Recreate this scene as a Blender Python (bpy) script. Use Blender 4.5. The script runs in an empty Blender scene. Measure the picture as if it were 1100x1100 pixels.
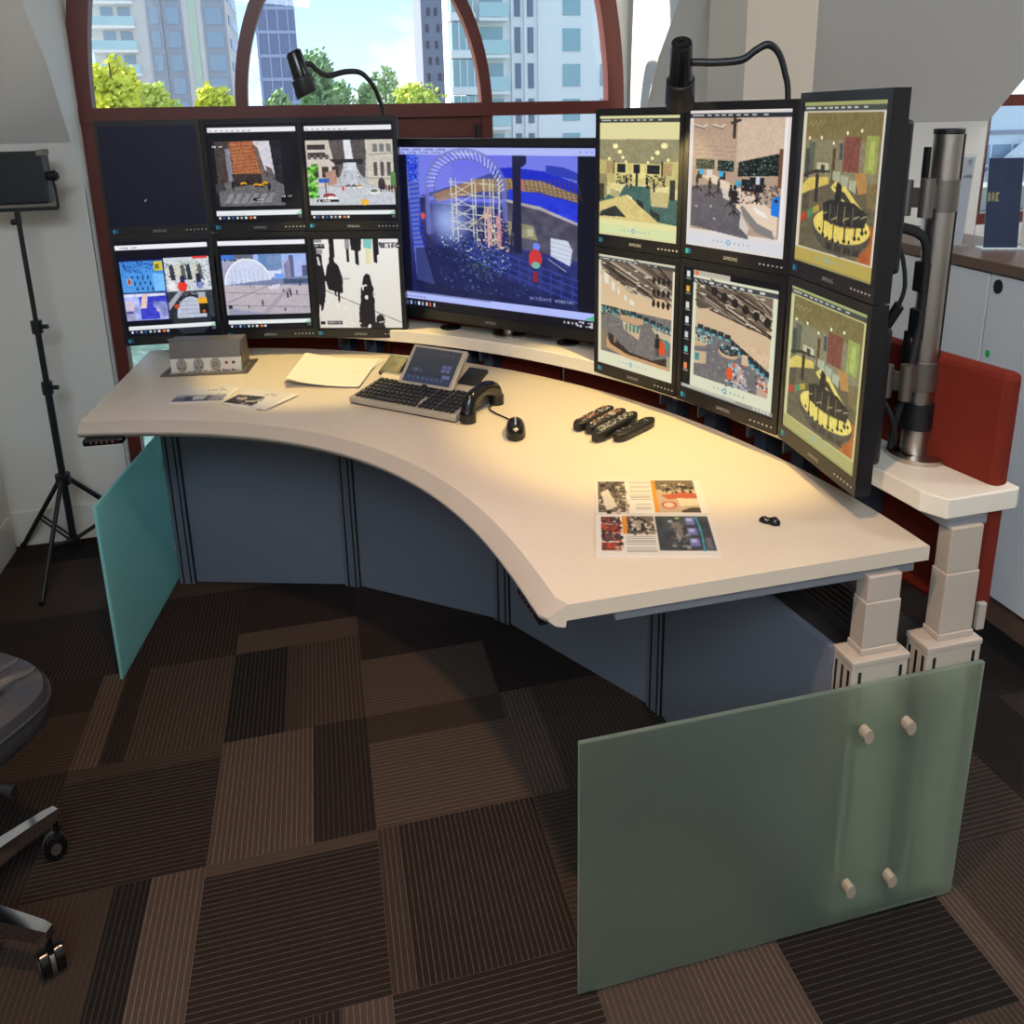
import bpy, math, random
import numpy as np
from mathutils import Vector, Matrix
random.seed(7)
rng = np.random.default_rng(7)
SC = bpy.context.scene
COL = SC.collection
K = 1.375            # the photograph shows the place this much taller than wide: every upright measure carries it
PI = math.pi
def V(*a): return Vector(a)
def lin(c):
    c = np.asarray(c, float) / 255.0
    return np.where(c <= .04045, c / 12.92, ((c + .055) / 1.055) ** 2.4)
def L4(c): return (*[float(x) for x in lin(c)], 1.0)

# ------------------------------------------------------------------ materials
MATS = {}
def nodes(m):
    m.use_nodes = True
    nt = m.node_tree
    return nt, nt.nodes, nt.links
def mat(name, rgb, rough=.5, metal=0, var=.06, scale=12, bump=0, spec=.5, coat=0):
    if name in MATS: return MATS[name]
    m = bpy.data.materials.new(name); nt, N, Lk = nodes(m)
    b = N['Principled BSDF']
    tc = N.new('ShaderNodeTexCoord'); nz = N.new('ShaderNodeTexNoise')
    nz.inputs['Scale'].default_value = scale; nz.inputs['Detail'].default_value = 4
    Lk.new(tc.outputs['Object'], nz.inputs['Vector'])
    mx = N.new('ShaderNodeMix'); mx.data_type = 'RGBA'
    c = lin(rgb)
    mx.inputs[6].default_value = (*[float(x) for x in np.clip(c * (1 - var), 0, 1)], 1)
    mx.inputs[7].default_value = (*[float(x) for x in np.clip(c * (1 + var), 0, 1)], 1)
    Lk.new(nz.outputs['Fac'], mx.inputs[0]); Lk.new(mx.outputs[2], b.inputs['Base Color'])
    b.inputs['Roughness'].default_value = rough; b.inputs['Metallic'].default_value = metal
    b.inputs['Specular IOR Level'].default_value = spec
    b.inputs['Coat Weight'].default_value = coat
    if bump:
        bp = N.new('ShaderNodeBump'); bp.inputs['Strength'].default_value = bump; bp.inputs['Distance'].default_value = .004
        Lk.new(nz.outputs['Fac'], bp.inputs['Height']); Lk.new(bp.outputs['Normal'], b.inputs['Normal'])
    MATS[name] = m
    return m
def attr_mat(name, emit=0, rough=.5, spec=.3):
    m = bpy.data.materials.new(name); nt, N, Lk = nodes(m)
    b = N['Principled BSDF']; a = N.new('ShaderNodeAttribute'); a.attribute_name = 'Col'
    if emit:
        b.inputs['Base Color'].default_value = (.004, .004, .005, 1)
        Lk.new(a.outputs['Color'], b.inputs['Emission Color']); b.inputs['Emission Strength'].default_value = emit
    else: Lk.new(a.outputs['Color'], b.inputs['Base Color'])
    b.inputs['Roughness'].default_value = rough; b.inputs['Specular IOR Level'].default_value = spec
    MATS[name] = m
    return m
def emis(name, rgb, s=1):
    if name in MATS: return MATS[name]
    m = bpy.data.materials.new(name); nt, N, Lk = nodes(m)
    b = N['Principled BSDF']; b.inputs['Base Color'].default_value = (0, 0, 0, 1)
    b.inputs['Emission Color'].default_value = L4(rgb); b.inputs['Emission Strength'].default_value = s
    MATS[name] = m
    return m
def glass_mat(name, tint=(1, 1, 1), refl=1.0):
    m = bpy.data.materials.new(name); nt, N, Lk = nodes(m)
    N.remove(N['Principled BSDF']); out = N['Material Output']
    t = N.new('ShaderNodeBsdfTransparent'); t.inputs['Color'].default_value = (*tint, 1)
    g = N.new('ShaderNodeBsdfGlossy'); g.inputs['Roughness'].default_value = .01
    f = N.new('ShaderNodeLayerWeight'); f.inputs['Blend'].default_value = .5
    pw = N.new('ShaderNodeMath'); pw.operation = 'POWER'; pw.inputs[1].default_value = 5
    ml = N.new('ShaderNodeMath'); ml.operation = 'MULTIPLY_ADD'; ml.inputs[1].default_value = .85 * refl; ml.inputs[2].default_value = .05 * refl
    mx = N.new('ShaderNodeMixShader')
    Lk.new(f.outputs['Facing'], pw.inputs[0]); Lk.new(pw.outputs[0], ml.inputs[0]); Lk.new(ml.outputs[0], mx.inputs[0]); Lk.new(t.outputs[0], mx.inputs[1]); Lk.new(g.outputs[0], mx.inputs[2])
    Lk.new(mx.outputs[0], out.inputs['Surface']); MATS[name] = m
    return m
def frosted_mat(name, col, rough=.5, tr=.35, di=.2):
    m = bpy.data.materials.new(name); nt, N, Lk = nodes(m)
    b = N['Principled BSDF']; out = N['Material Output']
    b.inputs['Base Color'].default_value = (*col, 1); b.inputs['Transmission Weight'].default_value = 1
    b.inputs['Roughness'].default_value = rough; b.inputs['IOR'].default_value = 1.3
    tl = N.new('ShaderNodeBsdfTranslucent'); tl.inputs['Color'].default_value = (*col, 1)
    df = N.new('ShaderNodeBsdfDiffuse'); df.inputs['Color'].default_value = (*[c * .85 for c in col], 1)
    nz = N.new('ShaderNodeTexNoise'); nz.inputs['Scale'].default_value = 900
    bp = N.new('ShaderNodeBump'); bp.inputs['Strength'].default_value = .12; bp.inputs['Distance'].default_value = .002
    tc = N.new('ShaderNodeTexCoord'); Lk.new(tc.outputs['Object'], nz.inputs['Vector'])
    Lk.new(nz.outputs['Fac'], bp.inputs['Height']); Lk.new(bp.outputs['Normal'], b.inputs['Normal'])
    m1 = N.new('ShaderNodeMixShader'); m1.inputs[0].default_value = tr
    m2 = N.new('ShaderNodeMixShader'); m2.inputs[0].default_value = di
    Lk.new(b.outputs[0], m1.inputs[1]); Lk.new(tl.outputs[0], m1.inputs[2])
    Lk.new(m1.outputs[0], m2.inputs[1]); Lk.new(df.outputs[0], m2.inputs[2])
    Lk.new(m2.outputs[0], out.inputs['Surface']); MATS[name] = m
    return m

# ------------------------------------------------------------------ mesh collecting
class MB:
    def __init__(s): s.v = []; s.f = []; s.m = []; s.mi = 0
    def add(s, vs, fs):
        o = len(s.v); s.v += [tuple(v) for v in vs]; s.f += [tuple(i + o for i in f) for f in fs]; s.m += [s.mi] * len(fs)
        return s
    def box(s, x0, x1, y0, y1, z0, z1):
        return s.obox((x0, y0, z0), (x1 - x0, 0, 0), (0, y1 - y0, 0), (0, 0, z1 - z0))
    def obox(s, o, a, b, c):
        o, a, b, c = map(Vector, (o, a, b, c))
        if a.cross(b).dot(c) < 0: a, b = b, a
        vs = [o, o + a, o + a + b, o + b, o + c, o + a + c, o + a + b + c, o + b + c]
        return s.add(vs, [(0, 3, 2, 1), (4, 5, 6, 7), (0, 1, 5, 4), (1, 2, 6, 5), (2, 3, 7, 6), (3, 0, 4, 7)])
    def bar(s, p, q, w, z0, z1):            # upright slab along p-q, thickness w centred
        p = V(p[0], p[1], 0); q = V(q[0], q[1], 0); d = q - p; n = V(-d.y, d.x, 0).normalized() * w
        return s.obox((p.x - n.x / 2, p.y - n.y / 2, z0), d, n, (0, 0, z1 - z0))
    def prism(s, poly, z0, z1):
        n = len(poly); a = sum(poly[i][0] * poly[(i + 1) % n][1] - poly[(i + 1) % n][0] * poly[i][1] for i in range(n))
        if a < 0: poly = poly[::-1]
        vs = [(x, y, z0) for x, y in poly] + [(x, y, z1) for x, y in poly]
        return s.add(vs, [tuple(range(n))[::-1], tuple(range(n, 2 * n))] + [(i, (i + 1) % n, n + (i + 1) % n, n + i) for i in range(n)])
    def extr(s, poly, d):                   # polygon in 3-D pushed along d
        n = len(poly); d = Vector(d); P = [Vector(p) for p in poly]
        vs = P + [p + d for p in P]
        return s.add(vs, [tuple(range(n))[::-1], tuple(range(n, 2 * n))] + [(i, (i + 1) % n, n + (i + 1) % n, n + i) for i in range(n)])
    def tube(s, pts, r, n=10, cap=True):    # r a number or a list; sections are round in true metres
        P = [V(p[0], p[1], p[2] / K) for p in pts]; R = r if isinstance(r, (list, tuple)) else [r] * len(P)
        vs = []; up = None
        for i, p in enumerate(P):
            t = (P[min(i + 1, len(P) - 1)] - P[max(i - 1, 0)])
            t = t.normalized() if t.length > 1e-9 else V(0, 0, 1)
            if up is None: up = t.orthogonal().normalized()
            a = up - t * up.dot(t); a = a.normalized() if a.length > 1e-6 else t.orthogonal().normalized()
            up = a; b = t.cross(a)
            for k in range(n):
                w = p + (a * math.cos(2 * PI * k / n) + b * math.sin(2 * PI * k / n)) * R[i]
                vs.append((w.x, w.y, w.z * K))
        fs = [(i * n + k, i * n + (k + 1) % n, (i + 1) * n + (k + 1) % n, (i + 1) * n + k) for i in range(len(P) - 1) for k in range(n)]
        if cap: fs += [tuple(range(n))[::-1], tuple((len(P) - 1) * n + k for k in range(n))]
        return s.add(vs, fs)
    def disc(s, c, r, h, n=32, hole=0):     # flat upright ring
        x, y, z = c; cs = [(math.cos(2 * PI * k / n), math.sin(2 * PI * k / n)) for k in range(n)]
        if not hole: return s.prism([(x + r * a, y + r * b) for a, b in cs], z, z + h)
        vs = [(x + q * a, y + q * b, zz) for zz in (z, z + h) for q in (hole, r) for a, b in cs]
        fs = []
        for k in range(n):
            j = (k + 1) % n
            fs += [(k, j, n + j, n + k), (2 * n + k, 3 * n + k, 3 * n + j, 2 * n + j), (n + k, n + j, 3 * n + j, 3 * n + k), (j, k, 2 * n + k, 2 * n + j)]
        return s.add(vs, fs)
    def ball(s, c, rx, ry, rz, n=16, m=10):
        vs = [(c[0], c[1], c[2] - rz)]
        for i in range(1, m):
            t = PI * i / m
            for k in range(n): vs.append((c[0] + rx * math.sin(t) * math.cos(2 * PI * k / n), c[1] + ry * math.sin(t) * math.sin(2 * PI * k / n), c[2] - rz * math.cos(t)))
        vs.append((c[0], c[1], c[2] + rz)); e = len(vs) - 1
        fs = [(0, 1 + (k + 1) % n, 1 + k) for k in range(n)]
        for i in range(m - 2):
            for k in range(n): fs.append((1 + i * n + k, 1 + i * n + (k + 1) % n, 1 + (i + 1) * n + (k + 1) % n, 1 + (i + 1) * n + k))
        fs += [(e, 1 + (m - 2) * n + k, 1 + (m - 2) * n + (k + 1) % n) for k in range(n)]
        return s.add(vs, fs)
    def grid(s, rows, close=False):         # rows of equal length
        n = len(rows[0]); vs = [p for r in rows for p in r]; w = n if close else n - 1
        return s.add(vs, [(i * n + k, i * n + (k + 1) % n, (i + 1) * n + (k + 1) % n, (i + 1) * n + k) for i in range(len(rows) - 1) for k in range(w)])
def obj(name, mb, m, parent=None, smooth=False, bevel=0, angle=40):
    me = bpy.data.meshes.new(name)
    o0 = parent_base(parent)
    me.from_pydata([(v[0] - o0[0], v[1] - o0[1], v[2] - o0[2]) for v in mb.v], [], mb.f); me.update()
    for x in (m if isinstance(m, (list, tuple)) else [m]): me.materials.append(x)
    if max(mb.m, default=0): me.polygons.foreach_set('material_index', mb.m)
    o = bpy.data.objects.new(name, me); COL.objects.link(o)
    if parent: o.parent = parent
    if smooth:
        me.polygons.foreach_set('use_smooth', [True] * len(me.polygons))
        try: me.set_sharp_from_angle(angle=math.radians(angle))
        except Exception: pass
    if bevel:
        b = o.modifiers.new('edge', 'BEVEL'); b.width = bevel; b.segments = 2; b.limit_method = 'ANGLE'; b.angle_limit = math.radians(45)
    return o
def parent_base(p):
    b = Vector((0, 0, 0))
    while p is not None: b += p.location; p = p.parent
    return b
def thing(name, label, cat, loc=(0, 0, 0), group=None):
    o = bpy.data.objects.new(name, None); o.empty_display_size = .05; COL.objects.link(o); o.location = loc
    o['label'] = label; o['category'] = cat
    if group: o['group'] = group
    return o
def tag(o, label, cat, group=None, kind=None):
    o['label'] = label; o['category'] = cat
    if group: o['group'] = group
    if kind: o['kind'] = kind
    return o
def struct(name, mb, m, label=None, parent=None, **k):
    o = obj(name, mb, m, parent, **k)
    if parent is None:
        o['kind'] = 'structure'
        if label: o['label'] = label
    return o
def text(name, body, size, o, ux, uy, m, parent, depth=.0004):   # lettering centred at o, running along ux, upright along uy
    cu = bpy.data.curves.new(name, 'FONT'); cu.body = body; cu.size = 1; cu.align_x = 'CENTER'; cu.align_y = 'CENTER'; cu.resolution_u = 2
    t = bpy.data.objects.new(name, cu); COL.objects.link(t)
    me = bpy.data.meshes.new_from_object(t.evaluated_get(bpy.context.evaluated_depsgraph_get()))
    bpy.data.objects.remove(t)
    ux = Vector(ux).normalized(); uy = Vector(uy); n = ux.cross(uy.normalized()); o = Vector(o) - parent_base(parent)
    for v in me.vertices: v.co = o + ux * v.co.x * size + uy * v.co.y * size + n * depth
    me.materials.clear(); me.materials.append(m); me.name = name
    ob = bpy.data.objects.new(name, me); COL.objects.link(ob); ob.parent = parent
    return ob

# ------------------------------------------------------------------ small painter for screens and print
F35 = dict(zip('ABCDEFGHIJKLMNOPQRSTUVWXYZ0123456789:-./ ', '''25755 65656 34443 65556 74647 74644 34553 55755 72227 11152 55655 44447 57755 57775 25552 65644 25563 65655 34216 72222 55557 55552 55775 55255 55222 71247 75557 26227 61247 61216 55711 74616 34652 71222 25252 25316 02020 00700 00002 11244 00000'''.split()))
class Cv:
    def __init__(s, w, h, bg=(0, 0, 0)):
        s.w, s.h = w, h; s.a = np.zeros((h, w, 3)); s.a[:] = bg
        s.X, s.Y = np.meshgrid((np.arange(w) + .5) / w, (np.arange(h) + .5) / h)
    def put(s, mk, c, al=1.):
        c = np.asarray(c, float)
        s.a[mk] = s.a[mk] * (1 - al) + (c if c.ndim == 1 else c[mk]) * al; return s
    def rect(s, x0, y0, x1, y1, c, al=1.): return s.put((s.X >= x0) & (s.X < x1) & (s.Y >= y0) & (s.Y < y1), c, al)
    def mpoly(s, p):
        mk = np.zeros((s.h, s.w), bool); n = len(p)
        for i in range(n):
            (x0, y0), (x1, y1) = p[i], p[(i + 1) % n]
            if y0 == y1: continue
            mk ^= ((y0 > s.Y) != (y1 > s.Y)) & (s.X < (x1 - x0) * (s.Y - y0) / (y1 - y0) + x0)
        return mk
    def poly(s, p, c, al=1.): return s.put(s.mpoly(p), c, al)
    def ell(s, cx, cy, rx, ry, c, al=1.): return s.put(((s.X - cx) / rx) ** 2 + ((s.Y - cy) / ry) ** 2 < 1, c, al)
    def line(s, pts, t, c, al=1.):
        mk = np.zeros((s.h, s.w), bool); asp = s.w / s.h
        for (x0, y0), (x1, y1) in zip(pts, pts[1:]):
            dx, dy = (x1 - x0) * asp, y1 - y0; L = dx * dx + dy * dy + 1e-12
            u = np.clip((((s.X - x0) * asp) * dx + (s.Y - y0) * dy) / L, 0, 1)
            mk |= np.hypot((s.X - x0) * asp - u * dx, s.Y - y0 - u * dy) < t / 2
        return s.put(mk, c, al)
    def noise(s, n, lo=0., hi=1., mk=None, seed=0):
        r = np.random.default_rng(seed); g = r.random((n + 1, n + 1))
        x, y = s.X * n, s.Y * n; i, j = np.minimum(x.astype(int), n - 1), np.minimum(y.astype(int), n - 1); fx, fy = x - i, y - j
        return (g[j, i] * (1 - fx) + g[j, i + 1] * fx) * (1 - fy) + (g[j + 1, i] * (1 - fx) + g[j + 1, i + 1] * fx) * fy
    def grain(s, mk, amt, n=40, seed=1):
        d = (s.noise(n, seed=seed) - .5) * 2 * amt; s.a[mk] += d[mk][:, None]; return s
    def R(s, x0, y0, x1, y1): return (s.X >= x0) & (s.X < x1) & (s.Y >= y0) & (s.Y < y1)
    def grad(s, mk, c0, c1, ax='y', t0=0., t1=1.):
        t = np.clip(((s.Y if ax == 'y' else s.X) - t0) / (t1 - t0), 0, 1)[..., None]
        g = np.asarray(c0, float) * (1 - t) + np.asarray(c1, float) * t; s.a[mk] = g[mk]; return s
    def txt(s, x, y, t, c, px=1):
        i0, j0 = int(x * s.w), int(y * s.h)
        for ch in t:
            for r, d in enumerate(F35.get(ch.upper(), '00000')):
                for b in range(3):
                    if int(d) >> (2 - b) & 1: s.a[max(j0 + r * px, 0):j0 + (r + 1) * px, max(i0 + b * px, 0):i0 + (b + 1) * px] = c
            i0 += 4 * px
        return s
    def dsh(s, x, y, n, c, px=1):          # writing too small to read in the photograph: a row of uneven marks
        i0, j0 = int(x * s.w), int(y * s.h)
        for q in range(n):
            a = (q * 7 + n) % 5; s.a[j0 + (a == 1):j0 + 3 * px + (a == 2), i0 + q * 4 * px:i0 + q * 4 * px + (0 if a == 4 else 3) * px] = c
        return s
    def specks(s, mk, n, cols, seed=3, sz=1):
        r = np.random.default_rng(seed); js, is_ = np.nonzero(mk)
        if len(js) == 0: return s
        for q in r.integers(0, len(js), n):
            s.a[js[q]:js[q] + r.integers(1, sz + 1), is_[q]:is_[q] + r.integers(1, sz + 1)] = cols[r.integers(0, len(cols))]
        return s
def soften(a, k=.5):
    p = np.pad(a, ((1, 1), (1, 1), (0, 0)), 'edge'); b_ = sum(p[i:i + a.shape[0], j:j + a.shape[1]] for i in range(3) for j in range(3)) / 9
    return a * (1 - k) + b_ * k
def paint_mesh(name, cv, o, ux, vd, m, parent):     # canvas laid on the rectangle o + u*ux + v*vd as one mesh of coloured cells
    w, h = cv.w, cv.h; o = Vector(o) - parent_base(parent)
    gx, gy = np.meshgrid(np.arange(w + 1) / w, np.arange(h + 1) / h)
    P = np.array(o)[None, None] + gx[..., None] * np.array(ux)[None, None] + gy[..., None] * np.array(vd)[None, None]
    idx = np.arange((w + 1) * (h + 1)).reshape(h + 1, w + 1)
    q = np.stack([idx[1:, :-1], idx[1:, 1:], idx[:-1, 1:], idx[:-1, :-1]], -1).reshape(-1)
    me = bpy.data.meshes.new(name); me.vertices.add((w + 1) * (h + 1)); me.vertices.foreach_set('co', P.reshape(-1))
    me.loops.add(4 * w * h); me.loops.foreach_set('vertex_index', q); me.polygons.add(w * h)
    me.polygons.foreach_set('loop_start', np.arange(0, 4 * w * h, 4)); me.update(calc_edges=True)
    ca = me.color_attributes.new('Col', 'FLOAT_COLOR', 'CORNER')
    c = lin(np.clip(soften(cv.a), 0, 255)).reshape(-1, 3); c = np.concatenate([c, np.ones((len(c), 1))], 1)
    ca.data.foreach_set('color', np.repeat(c, 4, 0).reshape(-1).astype(np.float32))
    me.materials.append(m); ob = bpy.data.objects.new(name, me); COL.objects.link(ob); ob.parent = parent
    return ob

# ------------------------------------------------------------------ materials in use
M_desk = mat('warm_white_laminate', (200, 188, 171), .38, var=.015, scale=40)
M_edge = mat('grey_edge_band', (166, 157, 148), .45, var=.02)
M_panel = mat('slate_blue_panel', (104, 108, 121), .6, var=.03, scale=60)
M_post = mat('grey_post', (98, 102, 112), .45, var=.03)
M_groove = mat('black_groove', (14, 15, 18), .5)
M_beige = mat('beige_steel', (176, 164, 152), .45, var=.02, scale=60)
M_cream = mat('shelf_laminate', (222, 214, 200), .4, var=.015, scale=40)
M_alu = mat('brushed_aluminium', (176, 168, 160), .36, 1, var=.05, scale=80)
M_dalu = mat('grey_anodised', (128, 120, 114), .42, .85, var=.05, scale=80)
M_steel = mat('satin_steel', (200, 192, 182), .28, 1, var=.04)
M_chrome = mat('polished_chrome', (225, 225, 228), .08, 1, var=.02)
M_black = mat('black_plastic', (20, 21, 24), .42, var=.1, scale=60)
M_gloss = mat('glossy_black_plastic', (14, 14, 17), .2, var=.1)
M_bezel = mat('black_bezel', (25, 25, 28), .33, var=.08, scale=50)
M_rubber = mat('black_rubber', (12, 12, 13), .7, var=.1)
M_red = mat('rust_red_fabric', (114, 42, 31), .95, var=.22, scale=420, bump=.35, spec=.1)
M_wall = mat('white_plaster', (226, 220, 212), .9, var=.012, scale=3, spec=.2)
M_slope = mat('white_ceiling_paint', (226, 222, 216), .9, var=.012, scale=3, spec=.2)
M_base = mat('white_gloss_trim', (226, 222, 214), .5, var=.02)
M_frame = mat('mahogany_paint', (98, 40, 30), .4, var=.12, scale=30, spec=.4)
M_white = mat('white_cabinet', (232, 234, 236), .4, var=.01, scale=8)
M_wood = mat('walnut_veneer', (112, 88, 74), .38, var=.14, scale=9)
M_paper = mat('white_paper', (214, 208, 198), .8, var=.01)
M_logo = mat('silver_lettering', (178, 176, 176), .4, var=.02)
M_key = mat('dark_keys', (34, 32, 32), .45, var=.1)
M_sil = mat('silver_grey_plastic', (168, 160, 146), .38, .2, var=.03)
M_leather = mat('black_leather', (50, 50, 54), .38, var=.15, scale=150, bump=.25)
M_glass = glass_mat('window_glass', (.97, .985, .98), 1.0)
M_acryl = glass_mat('clear_acrylic', (.96, .97, .97), .6)
M_frost = frosted_mat('frosted_glass', (.72, .85, .73), .36, .12, .06)
M_frostL = frosted_mat('window_lit_frosted_glass', (.50, .97, 1.0), .45, .55, .3)  # left copy of the end-panel glass, window light put into its brighter teal
M_gedge = mat('green_glass_edge', (120, 168, 148), .25, var=.04)
M_screen = attr_mat('lit_screen', 1.0, .35, .25)
M_print = attr_mat('print', 0, .42, .35)

# ------------------------------------------------------------------ the room
YW, YG = .735, .85                      # wall face, window plane
ZK, ZC = 2.048, 4.45                    # knee wall top, ceiling
XL, XR, YF = -.70, 8.2, -7.0
def ys(z): return YW - .929 * (z - ZK)
ARC = dict(a=dict(cx=1.295, r=1.405, zc=4.2, rz=.3), b=dict(cx=6.46, r=1.405, zc=4.2, rz=.3))
def arcx(q, z, s):
    q = ARC[q]
    if z <= q['zc']: return q['cx'] + s * q['r']
    t = min(1, (z - q['zc']) / q['rz']); return q['cx'] + s * q['r'] * math.sqrt(max(0, 1 - t * t))
# carpet: half-metre tiles laid turned against each other, each woven in bands
carpet = bpy.data.materials.new('carpet_tiles'); nt, N, Lk = nodes(carpet)
b = N['Principled BSDF']; b.inputs['Roughness'].default_value = .95; b.inputs['Specular IOR Level'].default_value = .12
uv = N.new('ShaderNodeUVMap'); uv.uv_map = 'weave'; sx = N.new('ShaderNodeSeparateXYZ'); Lk.new(uv.outputs[0], sx.inputs[0])
def mth(op, a, bb=None):
    m_ = N.new('ShaderNodeMath'); m_.operation = op
    for i, q in enumerate((a, bb)):
        if q is None: continue
        if isinstance(q, (int, float)): m_.inputs[i].default_value = q
        else: Lk.new(q, m_.inputs[i])
    return m_.outputs[0]
at = N.new('ShaderNodeAttribute'); at.attribute_name = 'Col'
tri = mth('ABSOLUTE', mth('SUBTRACT', mth('FRACT', mth('MULTIPLY', sx.outputs[0], 31.0)), .5))      # 0 .. .5 over each rib
ribs = mth('MULTIPLY', mth('SUBTRACT', tri, .36), 9.0)
rc = N.new('ShaderNodeClamp'); Lk.new(ribs, rc.inputs[0])
cmb = N.new('ShaderNodeCombineXYZ'); Lk.new(mth('MULTIPLY', sx.outputs[0], 62.0), cmb.inputs[0]); Lk.new(mth('MULTIPLY', sx.outputs[1], 14.0), cmb.inputs[1])
wn = N.new('ShaderNodeTexNoise'); wn.inputs['Scale'].default_value = 1.6; wn.inputs['Detail'].default_value = 3; Lk.new(cmb.outputs[0], wn.inputs['Vector'])
tc = N.new('ShaderNodeTexCoord'); fz = N.new('ShaderNodeTexNoise'); fz.inputs['Scale'].default_value = 260; Lk.new(tc.outputs['Object'], fz.inputs['Vector'])
thread = mth('MULTIPLY', rc.outputs[0], mth('MULTIPLY', wn.outputs['Fac'], 1.5))
light_th = mth('MULTIPLY', thread, at.outputs['Alpha'])                                            # alpha says how much the pale thread shows
tot = mth('ADD', mth('MULTIPLY', fz.outputs['Fac'], .5), mth('ADD', .46, mth('MULTIPLY', light_th, 2.6)))
vm = N.new('ShaderNodeVectorMath'); vm.operation = 'SCALE'; Lk.new(at.outputs['Color'], vm.inputs[0]); Lk.new(tot, vm.inputs['Scale'])
Lk.new(vm.outputs[0], b.inputs['Base Color'])
bp = N.new('ShaderNodeBump'); bp.inputs['Strength'].default_value = .35; bp.inputs['Distance'].default_value = .003
Lk.new(mth('ADD', rc.outputs[0], fz.outputs['Fac']), bp.inputs['Height']); Lk.new(bp.outputs[0], b.inputs['Normal'])
D_, Mi, Li, X_ = (45, 37, 34), (63, 52, 46), (79, 66, 58), (33, 29, 28)
# (column, row): ribs run v = away from the viewer, h = across; bands as (share, tone, pale thread)
TILES = {(1, 1): ('v', [(.42, X_, 1.2), (.1, Mi, .2), (.48, Mi, .6)]), (2, 1): ('h', [(.35, D_, .3), (.65, Li, .3)]), (3, 1): ('h', [(1, D_, .3)]),
 (1, 0): ('h', [(.72, D_, .3), (.28, Li, .15)]), (0, 1): ('v', [(.18, Li, .5), (.16, D_, .4), (.66, Mi, .5)]), (1, 2): ('v', [(.62, Li, .5), (.38, D_, .6)]),
 (2, 2): ('h', [(.27, Mi, .15), (.73, Li, .4)]), (3, 2): ('v', [(.25, Li, .5), (.75, Mi, .5)]), (0, 2): ('h', [(.12, Mi, .3), (.88, D_, .9)]),
 (1, 3): ('h', [(.08, Li, .1), (.92, D_, 1.0)]), (2, 3): ('v', [(.13, Mi, .6), (.87, D_, 1.1)]), (0, 3): ('v', [(.3, Mi, .3), (.2, Mi, .15), (.2, X_, .9), (.3, Li, .5)]),
 (1, 4): ('v', [(.75, D_, 1), (.25, Li, .4)]), (2, 4): ('h', [(1, D_, 1.0)]), (3, 4): ('v', [(.5, Li, .3), (.5, Li, .5)]), (4, 4): ('h', [(1, X_, .9)]),
 (4, 3): ('h', [(.3, Mi, .5), (.7, D_, .9)]), (5, 4): ('v', [(.15, Li, .5), (.85, Mi, .5)]), (5, 3): ('h', [(1, Mi, .6)]), (-1, 1): ('h', [(.4, D_, .4), (.6, Mi, .4)]),
 (-1, 0): ('v', [(1, D_, .8)]), (0, 0): ('v', [(1, D_, .7)]), (-1, 2): ('v', [(.2, Mi, .5), (.8, D_, .6)]), (-1, 3): ('h', [(1, D_, .8)])}
vs, fs, uvs, cols = [], [], [], []
for i in range(-2, 17):
    for j in range(-3, 14):
        kind, bands = TILES.get((i, j)) or (random.choice('vh'), random.choice([[(1, D_, .8)], [(.3, Mi, .4), (.7, D_, .9)], [(.6, D_, .5), (.4, Mi, .5)], [(1, Mi, .5)], [(.2, Li, .4), (.8, X_, .8)]]))
        x0 = i * .5; y1 = -j * .5 + (.1 if i == 4 else 0); t = 0; r0 = random.random() * 9
        for sh, c, al in bands:
            a, z = t, min(1, t + sh); t = z
            if kind == 'v': q = [(x0 + a * .5, y1 - .5), (x0 + z * .5, y1 - .5), (x0 + z * .5, y1), (x0 + a * .5, y1)]; w = [(a, 0), (z, 0), (z, 1), (a, 1)]
            else: q = [(x0, y1 - z * .5), (x0 + .5, y1 - z * .5), (x0 + .5, y1 - a * .5), (x0, y1 - a * .5)]; w = [(z, 0), (z, 1), (a, 1), (a, 0)]
            q = [(max(XL - .2, min(XR + .2, x)), min(y, .98)) for x, y in q]
            o_ = len(vs); vs += [(x, y, 0) for x, y in q]; fs.append(tuple(range(o_, o_ + 4))); uvs += [(u_, v_ + r0) for u_, v_ in w]; cols += [(*lin(c), al)] * 4
me = bpy.data.meshes.new('floor'); me.from_pydata(vs, [], fs); ul = me.uv_layers.new(name='weave')
ul.data.foreach_set('uv', np.array(uvs, np.float32).reshape(-1)); ca = me.color_attributes.new('Col', 'FLOAT_COLOR', 'CORNER'); ca.data.foreach_set('color', np.array(cols, np.float32).reshape(-1))
me.materials.append(carpet); fl = bpy.data.objects.new('floor', me); COL.objects.link(fl); fl['kind'] = 'structure'; fl['label'] = 'dark brown ribbed carpet tiles laid quarter turned'

# knee wall at the back with the two window openings
m = MB(); WT = .22
def wallbit(x0, x1, z0, z1): m.box(x0, x1, YW, YW + WT, z0, z1)
Z0W = .10; Z0B = 1.36
wallbit(XL - .2, -.115, -.05, ZK + .3); wallbit(2.705, 5.05, -.05, ZK + .3); wallbit(7.87, XR + .2, -.05, ZK + .3)
wallbit(-.11, 2.70, -.05, Z0W); wallbit(5.055, 7.865, -.05, Z0B)
struct('wall_back', m, M_wall, 'white plaster knee wall below the sloping ceiling')
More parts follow.
